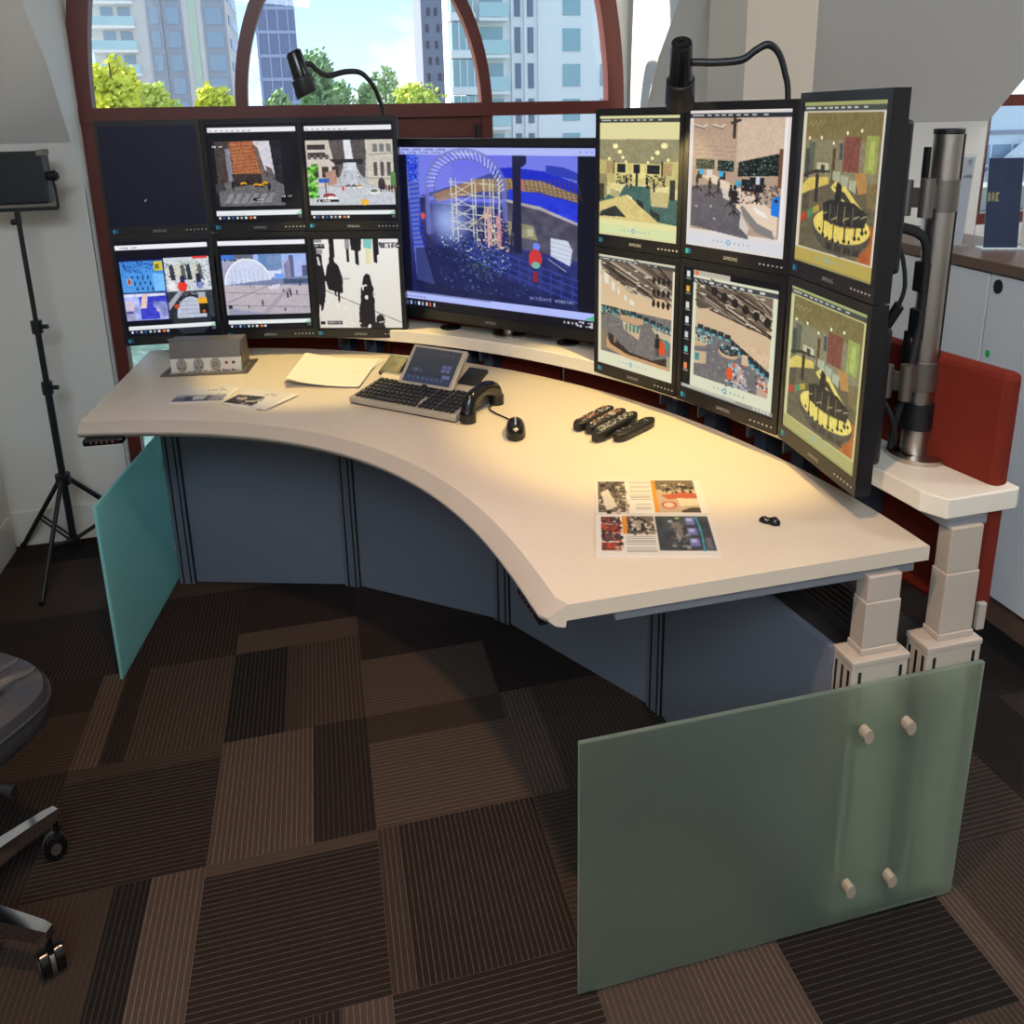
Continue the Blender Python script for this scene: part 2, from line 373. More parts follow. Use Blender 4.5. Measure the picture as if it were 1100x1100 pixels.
# sloping ceiling with the dormer openings cut out, and the barrel reveals behind them
m = MB(); zs = np.linspace(ZK, ZC, 50)
def strip(f0, f1):
    m.grid([[(f0(z), ys(z), z), (f1(z), ys(z), z)] for z in zs])
strip(lambda z: XL - .2, lambda z: arcx('a', z, -1)); strip(lambda z: arcx('a', z, 1), lambda z: arcx('b', z, -1)); strip(lambda z: arcx('b', z, 1), lambda z: XR + .2)
struct('ceiling_slope', m, M_slope, 'sloping white ceiling between the dormer windows')
m = MB()
for q in 'ab':
    A = ARC[q]; pr = [(A['cx'] - A['r'], z) for z in np.linspace(1.2 if q == 'b' else 0, A['zc'], 8)[:-1]] + [(A['cx'] - A['r'] * math.cos(t), A['zc'] + A['rz'] * math.sin(t)) for t in np.linspace(0, PI, 49)] + [(A['cx'] + A['r'], z) for z in np.linspace(A['zc'], 1.2 if q == 'b' else 0, 8)[1:]]
    m.grid([[(x, YW + WT, z) for x, z in pr], [(x, min(YW, ys(z)), z) for x, z in pr]])
struct('wall_reveals', m, M_slope, 'white upright reveals of the dormer windows')
m = MB()
for q, cxw in (('a', 1.268), ('b', 6.46)):
    A = ARC[q]; r0, r1 = [], []
    for t in np.linspace(0, PI, 61):
        r0.append((cxw + 1.39 * math.cos(t), 2.165 + 1.39 * math.sin(t) * K * 1.06)); x = A['cx'] + A['r'] * math.copysign(min(1, abs(math.cos(t)) * 1.6), math.cos(t)); r1.append((x, 2.165 + 2.34 * min(1, math.sin(t) * 1.35)))
    r0 = [(cxw + 1.39, 1.3 if q == 'b' else 0)] + r0 + [(cxw - 1.39, 1.3 if q == 'b' else 0)]; r1 = [(A['cx'] + A['r'], 1.3 if q == 'b' else 0)] + r1 + [(A['cx'] - A['r'], 1.3 if q == 'b' else 0)]
    m.grid([[(x, YG - .02, z) for x, z in r0], [(x, YG - .02, z) for x, z in r1]]); m.grid([[(x, YG - .02, z) for x, z in r0], [(x, YG + .10, z) for x, z in r0]]); m.grid([[(x, YG + .10, z) for x, z in r0], [(x, YG + .10, z) for x, z in r1]])
struct('wall_spandrels', m, M_slope, 'white wall above and beside the window arches')
m = MB(); m.box(XL - .2, XR + .2, YF - .2, ys(ZC) + .05, ZC, ZC + .1)
struct('ceiling', m, M_slope, 'flat white ceiling over the room')
m = MB(); m.box(XL - .15, XL, YF, YW + WT, -.05, ZC + .1); struct('wall_left', m, M_wall, 'white side wall beside the tripod')
m = MB(); m.box(XR, XR + .15, YF, YW + WT, -.05, ZC + .1); struct('wall_right', m, M_wall, 'white wall at the far right of the room')
m = MB(); m.box(XL - .15, XR + .15, YF - .15, YF, -.05, ZC + .1); struct('wall_front', m, M_wall, 'white wall behind the viewer')
m = MB(); m.box(XL, -.11, YW - .015, YW, 0, .195); m.box(2.7, XR, YW - .015, YW, 0, .195); struct('baseboard_back', m, M_base, 'white baseboard along the window wall', bevel=.004)
m = MB(); m.box(XL, XL + .018, YF, YW - .05, 0, .195); m.box(XL, XL + .03, .30, .50, .195, 1.95); struct('baseboard_left', m, M_base, 'white baseboard and pilaster strip on the left wall', bevel=.004)
m = MB(); m.box(2.790, 3.125, -.30, .04, 0, ZC); struct('wall_pier', m, mat('cream_plaster', (222, 204, 184), .9, var=.012, scale=3, spec=.2), 'square cream pier standing in front of the slope between the two windows')

# ------------------------------------------------------------------ the arched windows
def fbox(mb, x0, x1, z0, z1, y0=YG - .035, y1=YG + .035): mb.box(x0, x1, y0, y1, z0, z1)
def arch(mb, cx, r0, r1, zc, n=60, y0=YG - .04, y1=YG + .04, t0=0, t1=PI):
    rows = []
    for t in np.linspace(t0, t1, n):
        c, s_ = math.cos(t), math.sin(t)
        rows.append([(cx + r1 * c, y0, zc + r1 * s_ * K * 1.06), (cx + r0 * c, y0, zc + r0 * s_ * K * 1.06), (cx + r0 * c, y1, zc + r0 * s_ * K * 1.06), (cx + r1 * c, y1, zc + r1 * s_ * K * 1.06)])
    mb.grid(rows, close=True)
def window(nm, cx, zb, label, door):
    w = bpy.data.objects.new(nm, None); COL.objects.link(w); w.location = (cx, YG, zb); w['kind'] = 'structure'; w['label'] = label
    zt = 2.165; R_ = 1.378
    m = MB(); arch(m, cx, R_ - .062, R_ + .03, zt); fbox(m, cx - R_ - .03, cx - R_ + .062, zb, zt, YG - .04, YG + .04); fbox(m, cx + R_ - .062, cx + R_ + .03, zb, zt, YG - .04, YG + .04)
    fbox(m, cx - R_, cx + R_, 2.135, 2.205, YG - .05, YG + .04); fbox(m, cx - R_, cx + R_, zb, zb + .07)
    obj('window_frame', m, M_frame, w)
    m = MB(); arch(m, cx, .600, .658, zt, 40); fbox(m, cx - .658, cx - .600, zb, zt); fbox(m, cx + .600, cx + .658, zb, zt)
    obj('mullion', m, M_frame, w)
    if door:
        m = MB(); fbox(m, cx - .600, cx + .600, zb + .07, 2.135, YG - .02, YG + .02)
        for x0 in (-.55, .02): m.box(cx + x0, cx + x0 + .53, YG - .03, YG - .02, 2.03, 2.105)
        obj('door_leaf', m, M_frame, w)
        m = MB(); m.box(cx + .565, cx + .585, YG - .05, YG - .02, 1.98, 2.09); obj('hinge', m, M_black, w)
    m = MB(); n = 48
    for t0, t1 in ((0, PI),):
        pts = [(cx + (R_ - .03) * math.cos(t), YG, zt + (R_ - .03) * math.sin(t) * K * 1.06) for t in np.linspace(0, PI, n)]; m.add(pts, [tuple(range(n))[::-1]])
    lo = [(cx - R_, cx - .63), (cx + .63, cx + R_)] if door else [(cx - R_, cx + R_)]
    for x0, x1 in lo: m.add([(x0, YG, zb), (x1, YG, zb), (x1, YG, zt - .02), (x0, YG, zt - .02)], [(0, 1, 2, 3)])
    obj('glass_pane', m, M_glass, w)
    m = MB(); m.box(cx - R_ - .03, cx + R_ + .03, YW + .01, YW + WT + .06, zb - .03, zb); obj('window_sill', m, M_base, w, bevel=.004)
    return w
window('window_1', 1.268, .10, 'large arched mahogany-framed window behind the monitors', True)
window('window_2', 6.46, 1.39, 'arched window at the right edge above the counter', False)

# ------------------------------------------------------------------ the curved desk
O = (-.13, -2.07)
def pol(a, r, z=None):
    x, y = O[0] + r * math.cos(math.radians(a)), O[1] + r * math.sin(math.radians(a))
    return (x, y) if z is None else (x, y, z)
H = 1.08
desk = thing('control_desk', 'curved white sit-stand control desk carrying the monitor arrays', 'desk', (*pol(44, 2.1), 0))
FR = [(1.45, -2.067), (1.423, -2.028), (1.405, -1.881), (1.381, -1.74), (1.347, -1.605), (1.299, -1.438), (1.238, -1.289), (1.166, -1.159), (1.085, -1.05), (.998, -.958), (.906, -.88), (.779, -.789), (.647, -.704), (.512, -.631), (.377, -.582), (.213, -.553), (.064, -.552)]
an = np.array([math.degrees(math.atan2(y - O[1], x - O[0])) for x, y in FR]); rr = np.array([math.hypot(x - O[0], y - O[1]) for x, y in FR])
pf = np.polyfit(an[1:-1], rr[1:-1], 4)
A = np.linspace(.06, 82.7, 64); rf = np.polyval(pf, A); rf[0] = 1.572
front = [pol(a, r) for a, r in zip(A, rf)]
Ab = np.concatenate([np.linspace(0.1, 83.8, 64)]); back = [pol(a, 2.512) for a in Ab]
prof = [(0, 0), (.040, -.020), (.047, -.027), (.046, -.034), (.030, -.050), (.012, -.056), (.006, -.056), (.004, -.040)]
rows = []
for i, (f_, k_) in enumerate(zip(front, back)):
    p, q = front[max(i - 1, 0)], front[min(i + 1, 63)]; d = V(q[0] - p[0], q[1] - p[1]).normalized(); n_ = V(-d.y, d.x)
    if n_.x * (f_[0] - O[0]) + n_.y * (f_[1] - O[1]) > 0: n_ = -n_
    if i in (0,): n_ = V(-1, 0)
    if i in (63,): n_ = V(-.08, -1).normalized()
    rows.append([(k_[0], k_[1], H - .04), (k_[0], k_[1], H - .004), (k_[0] - .003 * math.cos(math.radians(Ab[i])), k_[1] - .003 * math.sin(math.radians(Ab[i])), H)] + [(f_[0] + n_.x * u, f_[1] + n_.y * u, H + z) for u, z in prof])
m = MB(); n = len(rows[0]); m.grid(rows, close=True); m.m = [1 if 3 <= i % n <= n - 2 else 0 for i in range(len(m.f))]; m.add(rows[0], [tuple(range(n))]); m.add(rows[-1], [tuple(range(n))[::-1]])
obj('desktop', m, [M_desk, M_edge], desk, smooth=True, angle=20)
posts = [(.24, .135), (1.006, -.1), (1.63, -.56), (2.05, -1.235), (2.172, -2.05)]
for p, q in zip(posts, posts[1:]):
    d = (V(*q) - V(*p)).normalized(); a_, b_ = V(*p) + d * .03, V(*q) - d * .03
    m = MB(); m.bar(a_, b_, .022, .006, .80); obj('modesty_panel', m, M_panel, desk)
for i, p in enumerate(posts[:-1]):
    pr = posts[max(i - 1, 0)]; nx = posts[i + 1]
    d = (V(*nx) - V(*pr)).normalized() if i else (V(*nx) - V(*p)).normalized()
    n_ = V(d.y, -d.x)
    if n_.dot(V(O[0] - p[0], O[1] - p[1])) < 0: n_ = -n_
    c = V(*p); m = MB(); m.bar(c - d * .04, c + d * .04, .05, 0, .80)
    po = obj('panel_post', m, M_post, desk, bevel=.003)
    m = MB()
    for s_ in (-.018, .018, .039): g = c + n_ * .0245 + d * s_; m.bar(g - d * .0035, g + d * .0035, .004, .004, .798)
    obj('groove', m, M_groove, po)
# lifting legs at the right end: profile base, two-stage column
def leg(x0, x1, xc0, xc1, ztop, zseam):
    m = MB(); m.box(x0, x1, -2.092, -2.016, .006, .785); m.box(x0 - .002, x1 + .002, -2.094, -2.013, .785, .802)
    lg = obj('lifting_leg', m, M_beige, desk, bevel=.003); m = MB()
    for xx in (x0 + .018, x1 - .026): m.box(xx, xx + .009, -2.0925, -2.0915, .03, .770)
    for yy in (-2.082, -2.058, -2.034): m.box(x0 - .0006, x0 + .001, yy, yy + .008, .03, .770)
    obj('slot', m, M_groove, lg)
    m = MB(); m.box(xc0 - .003, xc1 + .003, -2.076, -2.018, .802, .82); m.box(xc0, xc1, -2.073, -2.021, .82, zseam); obj('lower_column', m, M_beige, lg, bevel=.003)
    m = MB(); m.box(xc0 + .003, xc1 - .003, -2.070, -2.024, zseam, ztop); obj('upper_column', m, M_beige, lg, bevel=.003)
leg(2.173, 2.335, 2.21, 2.31, 1.02, .949); leg(2.391, 2.553, 2.436, 2.536, 1.118, .992)
m = MB(); m.box(1.56, 2.357, -2.05, -1.96, 1.004, 1.04); m.box(2.432, 2.55, -2.06, -1.95, 1.112, 1.143); obj('support_rail', m, mat('grey_steel', (140, 142, 148), .45, .3), desk, bevel=.004)
# raised shelf behind the desk
m = MB(); As = np.linspace(.05, 84, 64); inner = [pol(a, 2.545 if a < 1 else 2.49 + .03 * math.exp(-a / 12)) for a in As]; outer = [pol(a, 2.765) for a in np.linspace(.7, 84, 64)]
outer = [(2.625, -2.064), (2.64, -2.056)] + outer[1:]; inner = [(2.418, -2.067)] + inner[1:]
m.prism(inner + outer[::-1], 1.145, 1.2); obj('monitor_shelf', m, M_cream, desk, bevel=.004)
for a in (8, 13.5, 17, 22, 26, 46.5, 49, 52, 60, 63, 80):
    m = MB(); p, q = pol(a, 2.535), pol(a, 2.68); m.bar(p, q, .006, 1.085, 1.145); p, q = pol(a, 2.60), pol(a, 2.68); m.bar(p, q, .05, .80, 1.145); obj('shelf_bracket', m, mat('navy_grey_steel', (76, 82, 98), .5, .2), desk)
for q_ in ((1.519, -.042), (1.952, -.447)):
    m = MB(); m.disc((*q_, 1.2), .048, .006, hole=.018); m.disc((*q_, 1.2), .046, .004); obj('cable_grommet', m, M_black, desk)
# cable tray and red fabric screens closing the back
m = MB(); m.prism([pol(a, 2.335) for a in np.linspace(2, 78, 30)] + [pol(a, 2.66) for a in np.linspace(78, 2, 30)], .70, .72)
tr = obj('cable_tray', m, mat('brown_tray', (58, 50, 46), .55), desk); m = MB()
for k in range(7): r_ = 2.44 + k * .022; m.prism([pol(a, r_) for a in np.linspace(4, 16, 8)] + [pol(a, r_ + .010) for a in np.linspace(16, 4, 8)], .72, .745)
obj('vent_slat', m, M_dalu, tr)
for a in (.6, 20.2, 39.8, 59.4):
    p, q = V(*pol(a + .1, 2.735)), V(*pol(a + 19.3, 2.735)); m = MB(); m.bar(p, q, .055, .795, 1.497)
    obj('fabric_screen', m, M_red, desk, bevel=.018)
m = MB(); m.box(2.575, 2.60, -2.05, -2.035, .79, .87); obj('screen_bracket', m, M_beige, desk, bevel=.004)
# frosted glass end panels on steel standoffs
def end_panel(p, q, M, knobs, side):
    m = MB(); m.bar(p, q, .012, .012, .757); g = obj('glass_panel', m, M, desk, bevel=.002)
    g['label'] = side
    d = (V(*q) - V(*p)).normalized(); n_ = V(-d.y, d.x)
    for t, z in knobs:
        c = V(*p) + d * t; m = MB()
        m.tube([(c.x + n_.x * u, c.y + n_.y * u, z) for u in (-.032, -.007)], .014, 20); m.tube([(c.x + n_.x * u, c.y + n_.y * u, z) for u in (.007, .032)], .014, 20)
        obj('standoff', m, mat('satin_nickel', (186, 172, 154), .4, .35, var=.03), g, smooth=True, angle=30)
end_panel((1.45, -2.118), (2.540, -2.118), M_frost, [(.745, .627), (.742, .143), (.867, .625), (.867, .141)], 'frosted glass panel at the right end')
end_panel((.078, -.558), (.235, .53), M_frostL, [(.72, .60), (.72, .17)], 'window-lit teal frosted glass panel at the left end')
# height controllers under the front edge
def controller(p, q, z):
    d = V(q[0] - p[0], q[1] - p[1], 0); L_ = d.length; d.normalize(); n_ = V(-d.y, d.x, 0)
    if n_.x * (O[0] - p[0]) + n_.y * (O[1] - p[1]) < 0: n_ = -n_
    m = MB(); m.obox((p[0], p[1], z), d * L_, -n_ * .05, (0, 0, .026)); c_ = obj('height_controller', m, M_gloss, desk, bevel=.008)
    m = MB()
    for k in range(5): m.obox(Vector((p[0], p[1], z + .010)) + d * (L_ * (.2 + .13 * k)) + n_ * .0003, d * .006, n_ * .0006, (0, 0, .008))
    obj('button', m, mat('red_legend', (120, 60, 56), .5), c_)
controller((.083, -.592), (.222, -.60), 1.008); controller((1.368, -1.885), (1.385, -2.03), 1.006)

# ------------------------------------------------------------------ pictures on the screens
BK = (12, 13, 22); SW, SH = 176, 204
ICONS = [(235, 235, 240), (60, 90, 160), (200, 205, 215), (40, 110, 190), (225, 225, 225), (180, 190, 200), (230, 230, 230), (235, 120, 50), (215, 215, 220)]
def taskbar(c, y0, y1, hot=7, x1=.93):
    c.rect(.03, y0, .97, y1, (232, 236, 238)); c.line([(.05, y0 + .012), (.97, y0 + .012)], .004, (150, 170, 190)); c.line([(.05, y1 - .012), (.35, y1 - .012)], .006, (190, 190, 195)); c.poly([(.97, y0 + .005), (.97, y1), (.90, y1)], (150, 210, 170))
    for k in range(9):
        x = .05 + k * .048; q = ICONS[7] if k == hot else ICONS[k if k != 7 else 1]
        c.rect(x, y1 + .012, x + (.036 if k == hot else .024), y1 + .038, q)
    c.rect(.93, y1 + .012, .97, y1 + .016, (180, 185, 190)); c.rect(.93, y1 + .026, .97, y1 + .030, (180, 185, 190))
def titlebar(c, y0=.035, y1=.085):
    c.rect(.02, y0, .98, y1, (236, 234, 238)); 
    for k in range(8): c.rect(.04 + k * .06, y1 - .02, .04 + k * .06 + .03, y1 - .013, (150, 148, 156))
def base(bg=BK):
    return Cv(SW, SH, bg)
def people(c, x, y, h, col, r=.28):
    c.ell(x, y - h * .9, h * .09, h * .1, col); c.poly([(x - h * .16, y - h * .35), (x - h * .13, y - h * .8), (x + h * .13, y - h * .8), (x + h * .16, y - h * .35)], col); c.rect(x - h * .09, y - h * .4, x - h * .02, y, col); c.rect(x + h * .02, y - h * .4, x + h * .09, y, col)
def p_dark():
    c = base((17, 17, 34)); c.grain(c.R(0, 0, 1, 1), 3, 30); c.specks(c.R(0, 0, 1, 1), 46, [(70, 72, 96), (110, 112, 130), (56, 58, 84)]); c.line([(.38, .745), (.40, .73)], .008, (210, 210, 220)); return c
def p_street():
    c = base((13, 13, 20)); titlebar(c); M_ = c.R(.04, .17, .80, .83)
    c.rect(.04, .17, .90, .83, (18, 18, 26)); c.rect(.08, .17, .80, .83, (66, 60, 62))
    c.poly([(.48, .17), (.80, .17), (.80, .5), (.68, .52), (.6, .46)], (208, 204, 214)); c.poly([(.08, .17), (.22, .17), (.24, .6), (.08, .62)], (70, 58, 56)); c.poly([(.19, .25), (.24, .24), (.26, .58), (.2, .6)], (130, 130, 144))
    c.poly([(.24, .18), (.50, .17), (.56, .52), (.27, .60)], (172, 100, 62))
    for k in range(9): c.line([(.25 + k * .03, .19), (.285 + k * .03, .57)], .006, (112, 60, 42))
    for k in range(10): c.line([(.24, .21 + k * .036), (.555, .20 + k * .033)], .004, (205, 150, 104))
    c.poly([(.50, .20), (.55, .24), (.62, .52), (.56, .54)], (112, 92, 82)); c.poly([(.62, .42), (.68, .45), (.72, .55), (.64, .55)], (96, 88, 92)); c.poly([(.68, .17), (.80, .17), (.80, .62), (.72, .58), (.70, .4)], (34, 34, 42))
    c.poly([(.08, .6), (.56, .52), (.66, .54), (.80, .62), (.80, .83), (.08, .83)], (104, 102, 104)); c.poly([(.24, .50), (.56, .50), (.58, .60), (.26, .63)], (52, 44, 42))
    c.specks(c.R(.24, .5, .6, .62), 60, [(190, 160, 110), (40, 36, 36), (130, 110, 90)])
    for k in range(6): c.poly([(.2 + .09 * k, .70), (.25 + .09 * k, .70), (.19 + .09 * k, .80), (.12 + .09 * k, .80)], (160, 160, 164), .6)
    for x, y in ((.36, .60), (.50, .615), (.56, .62), (.60, .60)): c.ell(x, y, .035, .018, (226, 160, 40)); c.ell(x, y + .012, .03, .008, (30, 28, 30))
    c.poly([(.05, .60), (.14, .59), (.17, .66), (.05, .69)], (62, 62, 68)); people(c, .24, .67, .1, (24, 22, 26)); people(c, .64, .69, .1, (20, 20, 26)); c.rect(.45, .75, .55, .775, (14, 14, 16)); c.dsh(.47, .755, 4, (220, 220, 220))
    c.rect(.76, .72, .9, .80, (6, 6, 10)); c.dsh(.77, .73, 5, (210, 210, 220)); c.dsh(.06, .22, 5, (230, 230, 235)); c.rect(.72, .20, .74, .24, (20, 20, 26)); c.line([(.73, .2), (.80, .19)], .01, (24, 24, 30))
    c.grain(c.R(.08, .17, .8, .83), 16, 60); taskbar(c, .875, .925); return c
def p_city():
    c = base((14, 14, 20)); titlebar(c); c.rect(.02, .175, .985, .835, (188, 186, 188))
    c.poly([(.02, .175), (.28, .175), (.36, .5), (.36, .62), (.02, .66)], (206, 196, 186)); c.poly([(.28, .175), (.44, .175), (.46, .5), (.36, .55)], (92, 84, 84)); c.poly([(.44, .175), (.52, .175), (.54, .46), (.46, .46)], (226, 228, 232)); c.poly([(.52, .175), (.70, .175), (.66, .56), (.56, .48)], (86, 80, 80))
    c.poly([(.68, .175), (.985, .175), (.985, .70), (.70, .62)], (202, 196, 182))
    for yy in (.22, .30): c.rect(.04, yy, .24, yy + .05, (60, 56, 56))
    for k in range(4): c.rect(.04 + k * .065, .32, .075 + k * .065, .37, (96, 92, 92))
    for k in range(3): c.rect(.08 + k * .11, .44, .15 + k * .11, .55, (48, 44, 46))
    c.poly([(.22, .50), (.34, .47), (.35, .62), (.24, .63)], (180, 140, 124)); c.poly([(.14, .56), (.26, .56), (.26, .60), (.14, .605)], (40, 96, 190))
    for k in range(3): c.rect(.76 + k * .075, .40, .80 + k * .075, .54, (86, 82, 84)); c.rect(.76 + k * .075, .22, .81 + k * .075, .30, (120, 120, 120))
    c.line([(.72, .33), (.985, .31)], .01, (150, 142, 130)); c.line([(.70, .56), (.985, .57)], .01, (150, 142, 130)); c.ell(.84, .63, .04, .07, (60, 54, 54)); c.poly([(.28, .37), (.66, .37), (.64, .42), (.34, .42)], (48, 46, 52))
    c.poly([(.42, .46), (.58, .46), (.66, .62), (.985, .72), (.985, .835), (.02, .835), (.02, .70), (.36, .62)], (196, 200, 208)); c.poly([(.43, .40), (.57, .40), (.58, .48), (.42, .48)], (214, 218, 226))
    c.specks(c.R(.36, .40, .46, .62), 90, [(40, 60, 60), (90, 92, 96), (30, 30, 36)]); c.specks(c.R(.56, .42, .68, .62), 90, [(40, 40, 46), (100, 100, 110), (40, 70, 80)]); c.specks(c.R(.42, .44, .58, .6), 40, [(60, 60, 70), (240, 240, 240)])
    for x, q in ((.47, (60, 60, 66)), (.53, (66, 66, 70)), (.60, (190, 160, 60))): c.ell(x, .645, .025, .022, q); c.ell(x, .655, .02, .01, (240, 240, 240))
    c.rect(.40, .64, .42, .685, (220, 70, 50)); c.ell(.75, .70, .06, .026, (232, 236, 228)); c.ell(.75, .69, .04, .014, (90, 110, 96)); c.ell(.25, .735, .07, .024, (150, 50, 56)); c.ell(.27, .77, .08, .03, (240, 240, 240)); c.ell(.64, .805, .045, .032, (236, 184, 60)); c.line([(.30, .64), (.60, .635)], .006, (110, 110, 116)); c.line([(.21, .45), (.22, .78)], .008, (60, 60, 66)); c.line([(.85, .38), (.85, .6)], .006, (90, 90, 96))
    for k in range(70): r_ = random.Random(k); c.ell(.04 + .085 * r_.random() ** 1.3, .42 + .34 * r_.random(), .022, .014, [(96, 190, 60), (140, 220, 80), (60, 140, 44), (40, 100, 36)][k % 4])
    for k in range(8): c.ell(.97, .52 + .018 * k, .03, .02, (90, 140, 80))
    for k in range(6): people(c, .83 + .03 * k, .70, .07, [(60, 40, 50), (40, 40, 46), (120, 60, 60)][k % 3])
    c.rect(.11, .775, .35, .80, (20, 20, 26)); c.dsh(.13, .78, 7, (235, 235, 235)); c.grain(c.R(.02, .175, .985, .835), 14, 64); taskbar(c, .885, .93); return c
def p_quad():
    c = base((8, 8, 24)); c.rect(.0, .035, .98, .085, (240, 238, 246)); c.rect(.02, .18, .98, .84, (10, 10, 60))
    c.grad(c.R(.02, .20, .48, .53), (60, 130, 220), (100, 180, 240)); c.specks(c.R(.04, .20, .42, .32), 130, [(16, 50, 110), (30, 80, 150)], 5, 3); c.rect(.38, .21, .47, .31, (214, 196, 60)); c.rect(.39, .24, .44, .29, (120, 110, 40)); c.rect(.36, .34, .48, .52, (120, 190, 250)); c.rect(.08, .38, .125, .45, (200, 170, 160)); c.rect(.09, .39, .115, .44, (150, 50, 40))
    for k in range(12): people(c, .14 + .055 * (k % 4) + .02 * (k // 4), .40 + .06 * (k // 4), .05, (14, 34, 80))
    c.rect(.02, .54, .48, .83, (150, 160, 220)); c.grain(c.R(.02, .54, .48, .83), 60, 14); mk = c.R(.18, .58, .48, .82) & (c.noise(9, seed=4) > .45); c.put(mk, (60, 66, 200)); mk = c.R(.14, .56, .46, .82) & (c.noise(11, seed=8) > .72); c.put(mk, (232, 196, 200)); c.rect(.02, .55, .46, .575, (220, 226, 250)); c.poly([(.22, .55), (.28, .55), (.25, .70), (.18, .70)], (226, 200, 190)); c.rect(.03, .62, .12, .72, (206, 190, 210)); c.rect(.03, .73, .10, .75, (90, 60, 110)); c.rect(.04, .77, .12, .83, (160, 160, 190))
    c.rect(.49, .18, .98, .54, (206, 212, 220)); c.specks(c.R(.49, .2, .98, .52), 170, [(40, 44, 50), (240, 240, 244), (120, 130, 130), (70, 80, 70)], 6, 3); c.rect(.80, .175, .96, .20, (220, 60, 60)); c.line([(.62, .22), (.9, .27)], .02, (180, 200, 190))
    for k in range(6): c.poly([(.54 + k * .06, .27), (.58 + k * .06, .25), (.60 + k * .06, .42), (.55 + k * .06, .42)], [(50, 54, 60), (210, 206, 190), (90, 96, 90)][k % 3])
    c.ell(.66, .49, .05, .06, (230, 56, 40)); c.ell(.67, .41, .028, .04, (40, 40, 90)); c.rect(.82, .36, .87, .50, (36, 40, 80)); c.rect(.83, .45, .88, .52, (120, 140, 200)); c.rect(.51, .42, .58, .52, (232, 232, 236))
    c.rect(.49, .54, .98, .83, (56, 60, 70)); c.ell(.72, .80, .22, .23, (40, 44, 52)); mk = (((c.X - .73) / .16) ** 2 + ((c.Y - .80) / .2) ** 2 < 1) & (c.Y < .83); c.put(mk, (186, 194, 212))
    c.poly([(.49, .74), (.49, .66), (.62, .53), (.66, .55)], (166, 172, 184)); c.specks(c.R(.62, .54, .82, .58), 70, [(30, 34, 40), (150, 150, 160)], 9, 2)
    for k in range(4): c.line([(.6, .65 + .045 * k), (.9, .645 + .045 * k)], .004, (130, 140, 156))
    c.ell(.575, .70, .03, .025, (190, 70, 44)); c.rect(.82, .56, .9, .62, (170, 176, 190)); c.rect(.81, .62, .91, .68, (236, 172, 40)); c.rect(.82, .68, .92, .79, (22, 24, 26)); c.ell(.865, .765, .018, .018, (200, 90, 40)); c.rect(.92, .6, .98, .8, (50, 60, 70)); c.grain(c.R(.02, .18, .98, .84), 14, 60)
    c.dsh(.03, .055, 9, (150, 150, 156)); taskbar(c, .885, .93, 7); return c
def p_plaza():
    c = base((10, 12, 20)); c.rect(.0, .035, .98, .085, (240, 236, 244)); m_ = c.R(.02, .18, .98, .83)
    c.grad(c.R(.02, .18, .98, .52), (150, 180, 244), (206, 188, 224)); c.rect(.02, .18, .17, .24, (70, 120, 210)); c.rect(.17, .18, .38, .30, (96, 104, 120))
    for x0, x1, t, q in ((.44, .53, .18, (96, 136, 190)), (.53, .70, .18, (120, 146, 190)), (.72, .75, .28, (130, 130, 166)), (.78, .83, .20, (92, 100, 140)), (.75, .79, .25, (150, 140, 170)), (.92, .98, .31, (86, 92, 124)), (.66, .72, .34, (180, 196, 226))): c.rect(x0, t, x1, .48, q); [c.line([(x0, t + .02 * k), (x1, t + .02 * k)], .003, (70, 100, 150), .5) for k in range(int((.46 - t) / .02))]
    c.poly([(.02, .24), (.30, .22), (.02, .49)], (172, 172, 200)); [c.line([(.02, .27 + .03 * k), (.26 - .03 * k, .245 + .01 * k)], .005, (130, 130, 160)) for k in range(6)]
    c.ell(.30, .50, .25, .265, (206, 214, 240)); c.rect(.02, .50, .98, .83, (196, 184, 190)); c.line([(.04 + .0, .49)] + [(.30 - .26 * math.cos(t), .50 - .27 * math.sin(t)) for t in np.linspace(0, PI, 24)], .014, (244, 246, 252))
    for k in range(8): c.line([(.12 + k * .05, .50), (.12 + k * .05, .34 - .02 * math.sin(k))], .005, (150, 166, 200), .8)
    c.specks(c.R(.1, .44, .52, .51), 90, [(250, 250, 252), (110, 140, 190)], 4, 2); c.rect(.53, .36, .68, .43, (216, 224, 248)); c.rect(.60, .39, .71, .50, (120, 160, 236)); c.poly([(.02, .505), (.5, .46), (.98, .42), (.98, .52), (.3, .51)], (120, 132, 168)); c.rect(.70, .45, .98, .50, (70, 84, 120))
    c.rect(.02, .52, .98, .83, (202, 190, 192)); c.grad(c.R(.02, .52, .98, .83), (206, 194, 198), (176, 168, 180)); c.poly([(.05, .83), (.05, .75), (.5, .83)], (150, 152, 178))
    for p in ([(.05, .69), (.52, .52)], [(.03, .58), (.98, .63)], [(.02, .72), (.98, .76)]): c.line(p, .005, (110, 100, 112))
    c.poly([(.42, .82), (.72, .55), (.76, .55), (.5, .82)], (168, 156, 170)); c.poly([(.52, .52), (.66, .50), (.64, .56), (.52, .56)], (214, 210, 226))
    for x, y, h in ((.44, .74, .07), (.28, .76, .035), (.69, .81, .05), (.69, .60, .04), (.77, .64, .07), (.84, .62, .05), (.76, .60, .05), (.32, .54, .03), (.36, .545, .025), (.55, .53, .025), (.73, .52, .03), (.82, .51, .03), (.88, .53, .05)): people(c, x, y, h, (36, 36, 50))
    c.rect(.72, .59, .745, .65, (60, 60, 84)); c.rect(.05, .72, .09, .76, (40, 40, 50)); c.dsh(.06, .235, 7, (16, 18, 24)); c.grain(m_, 9, 64); taskbar(c, .885, .93, 7); return c
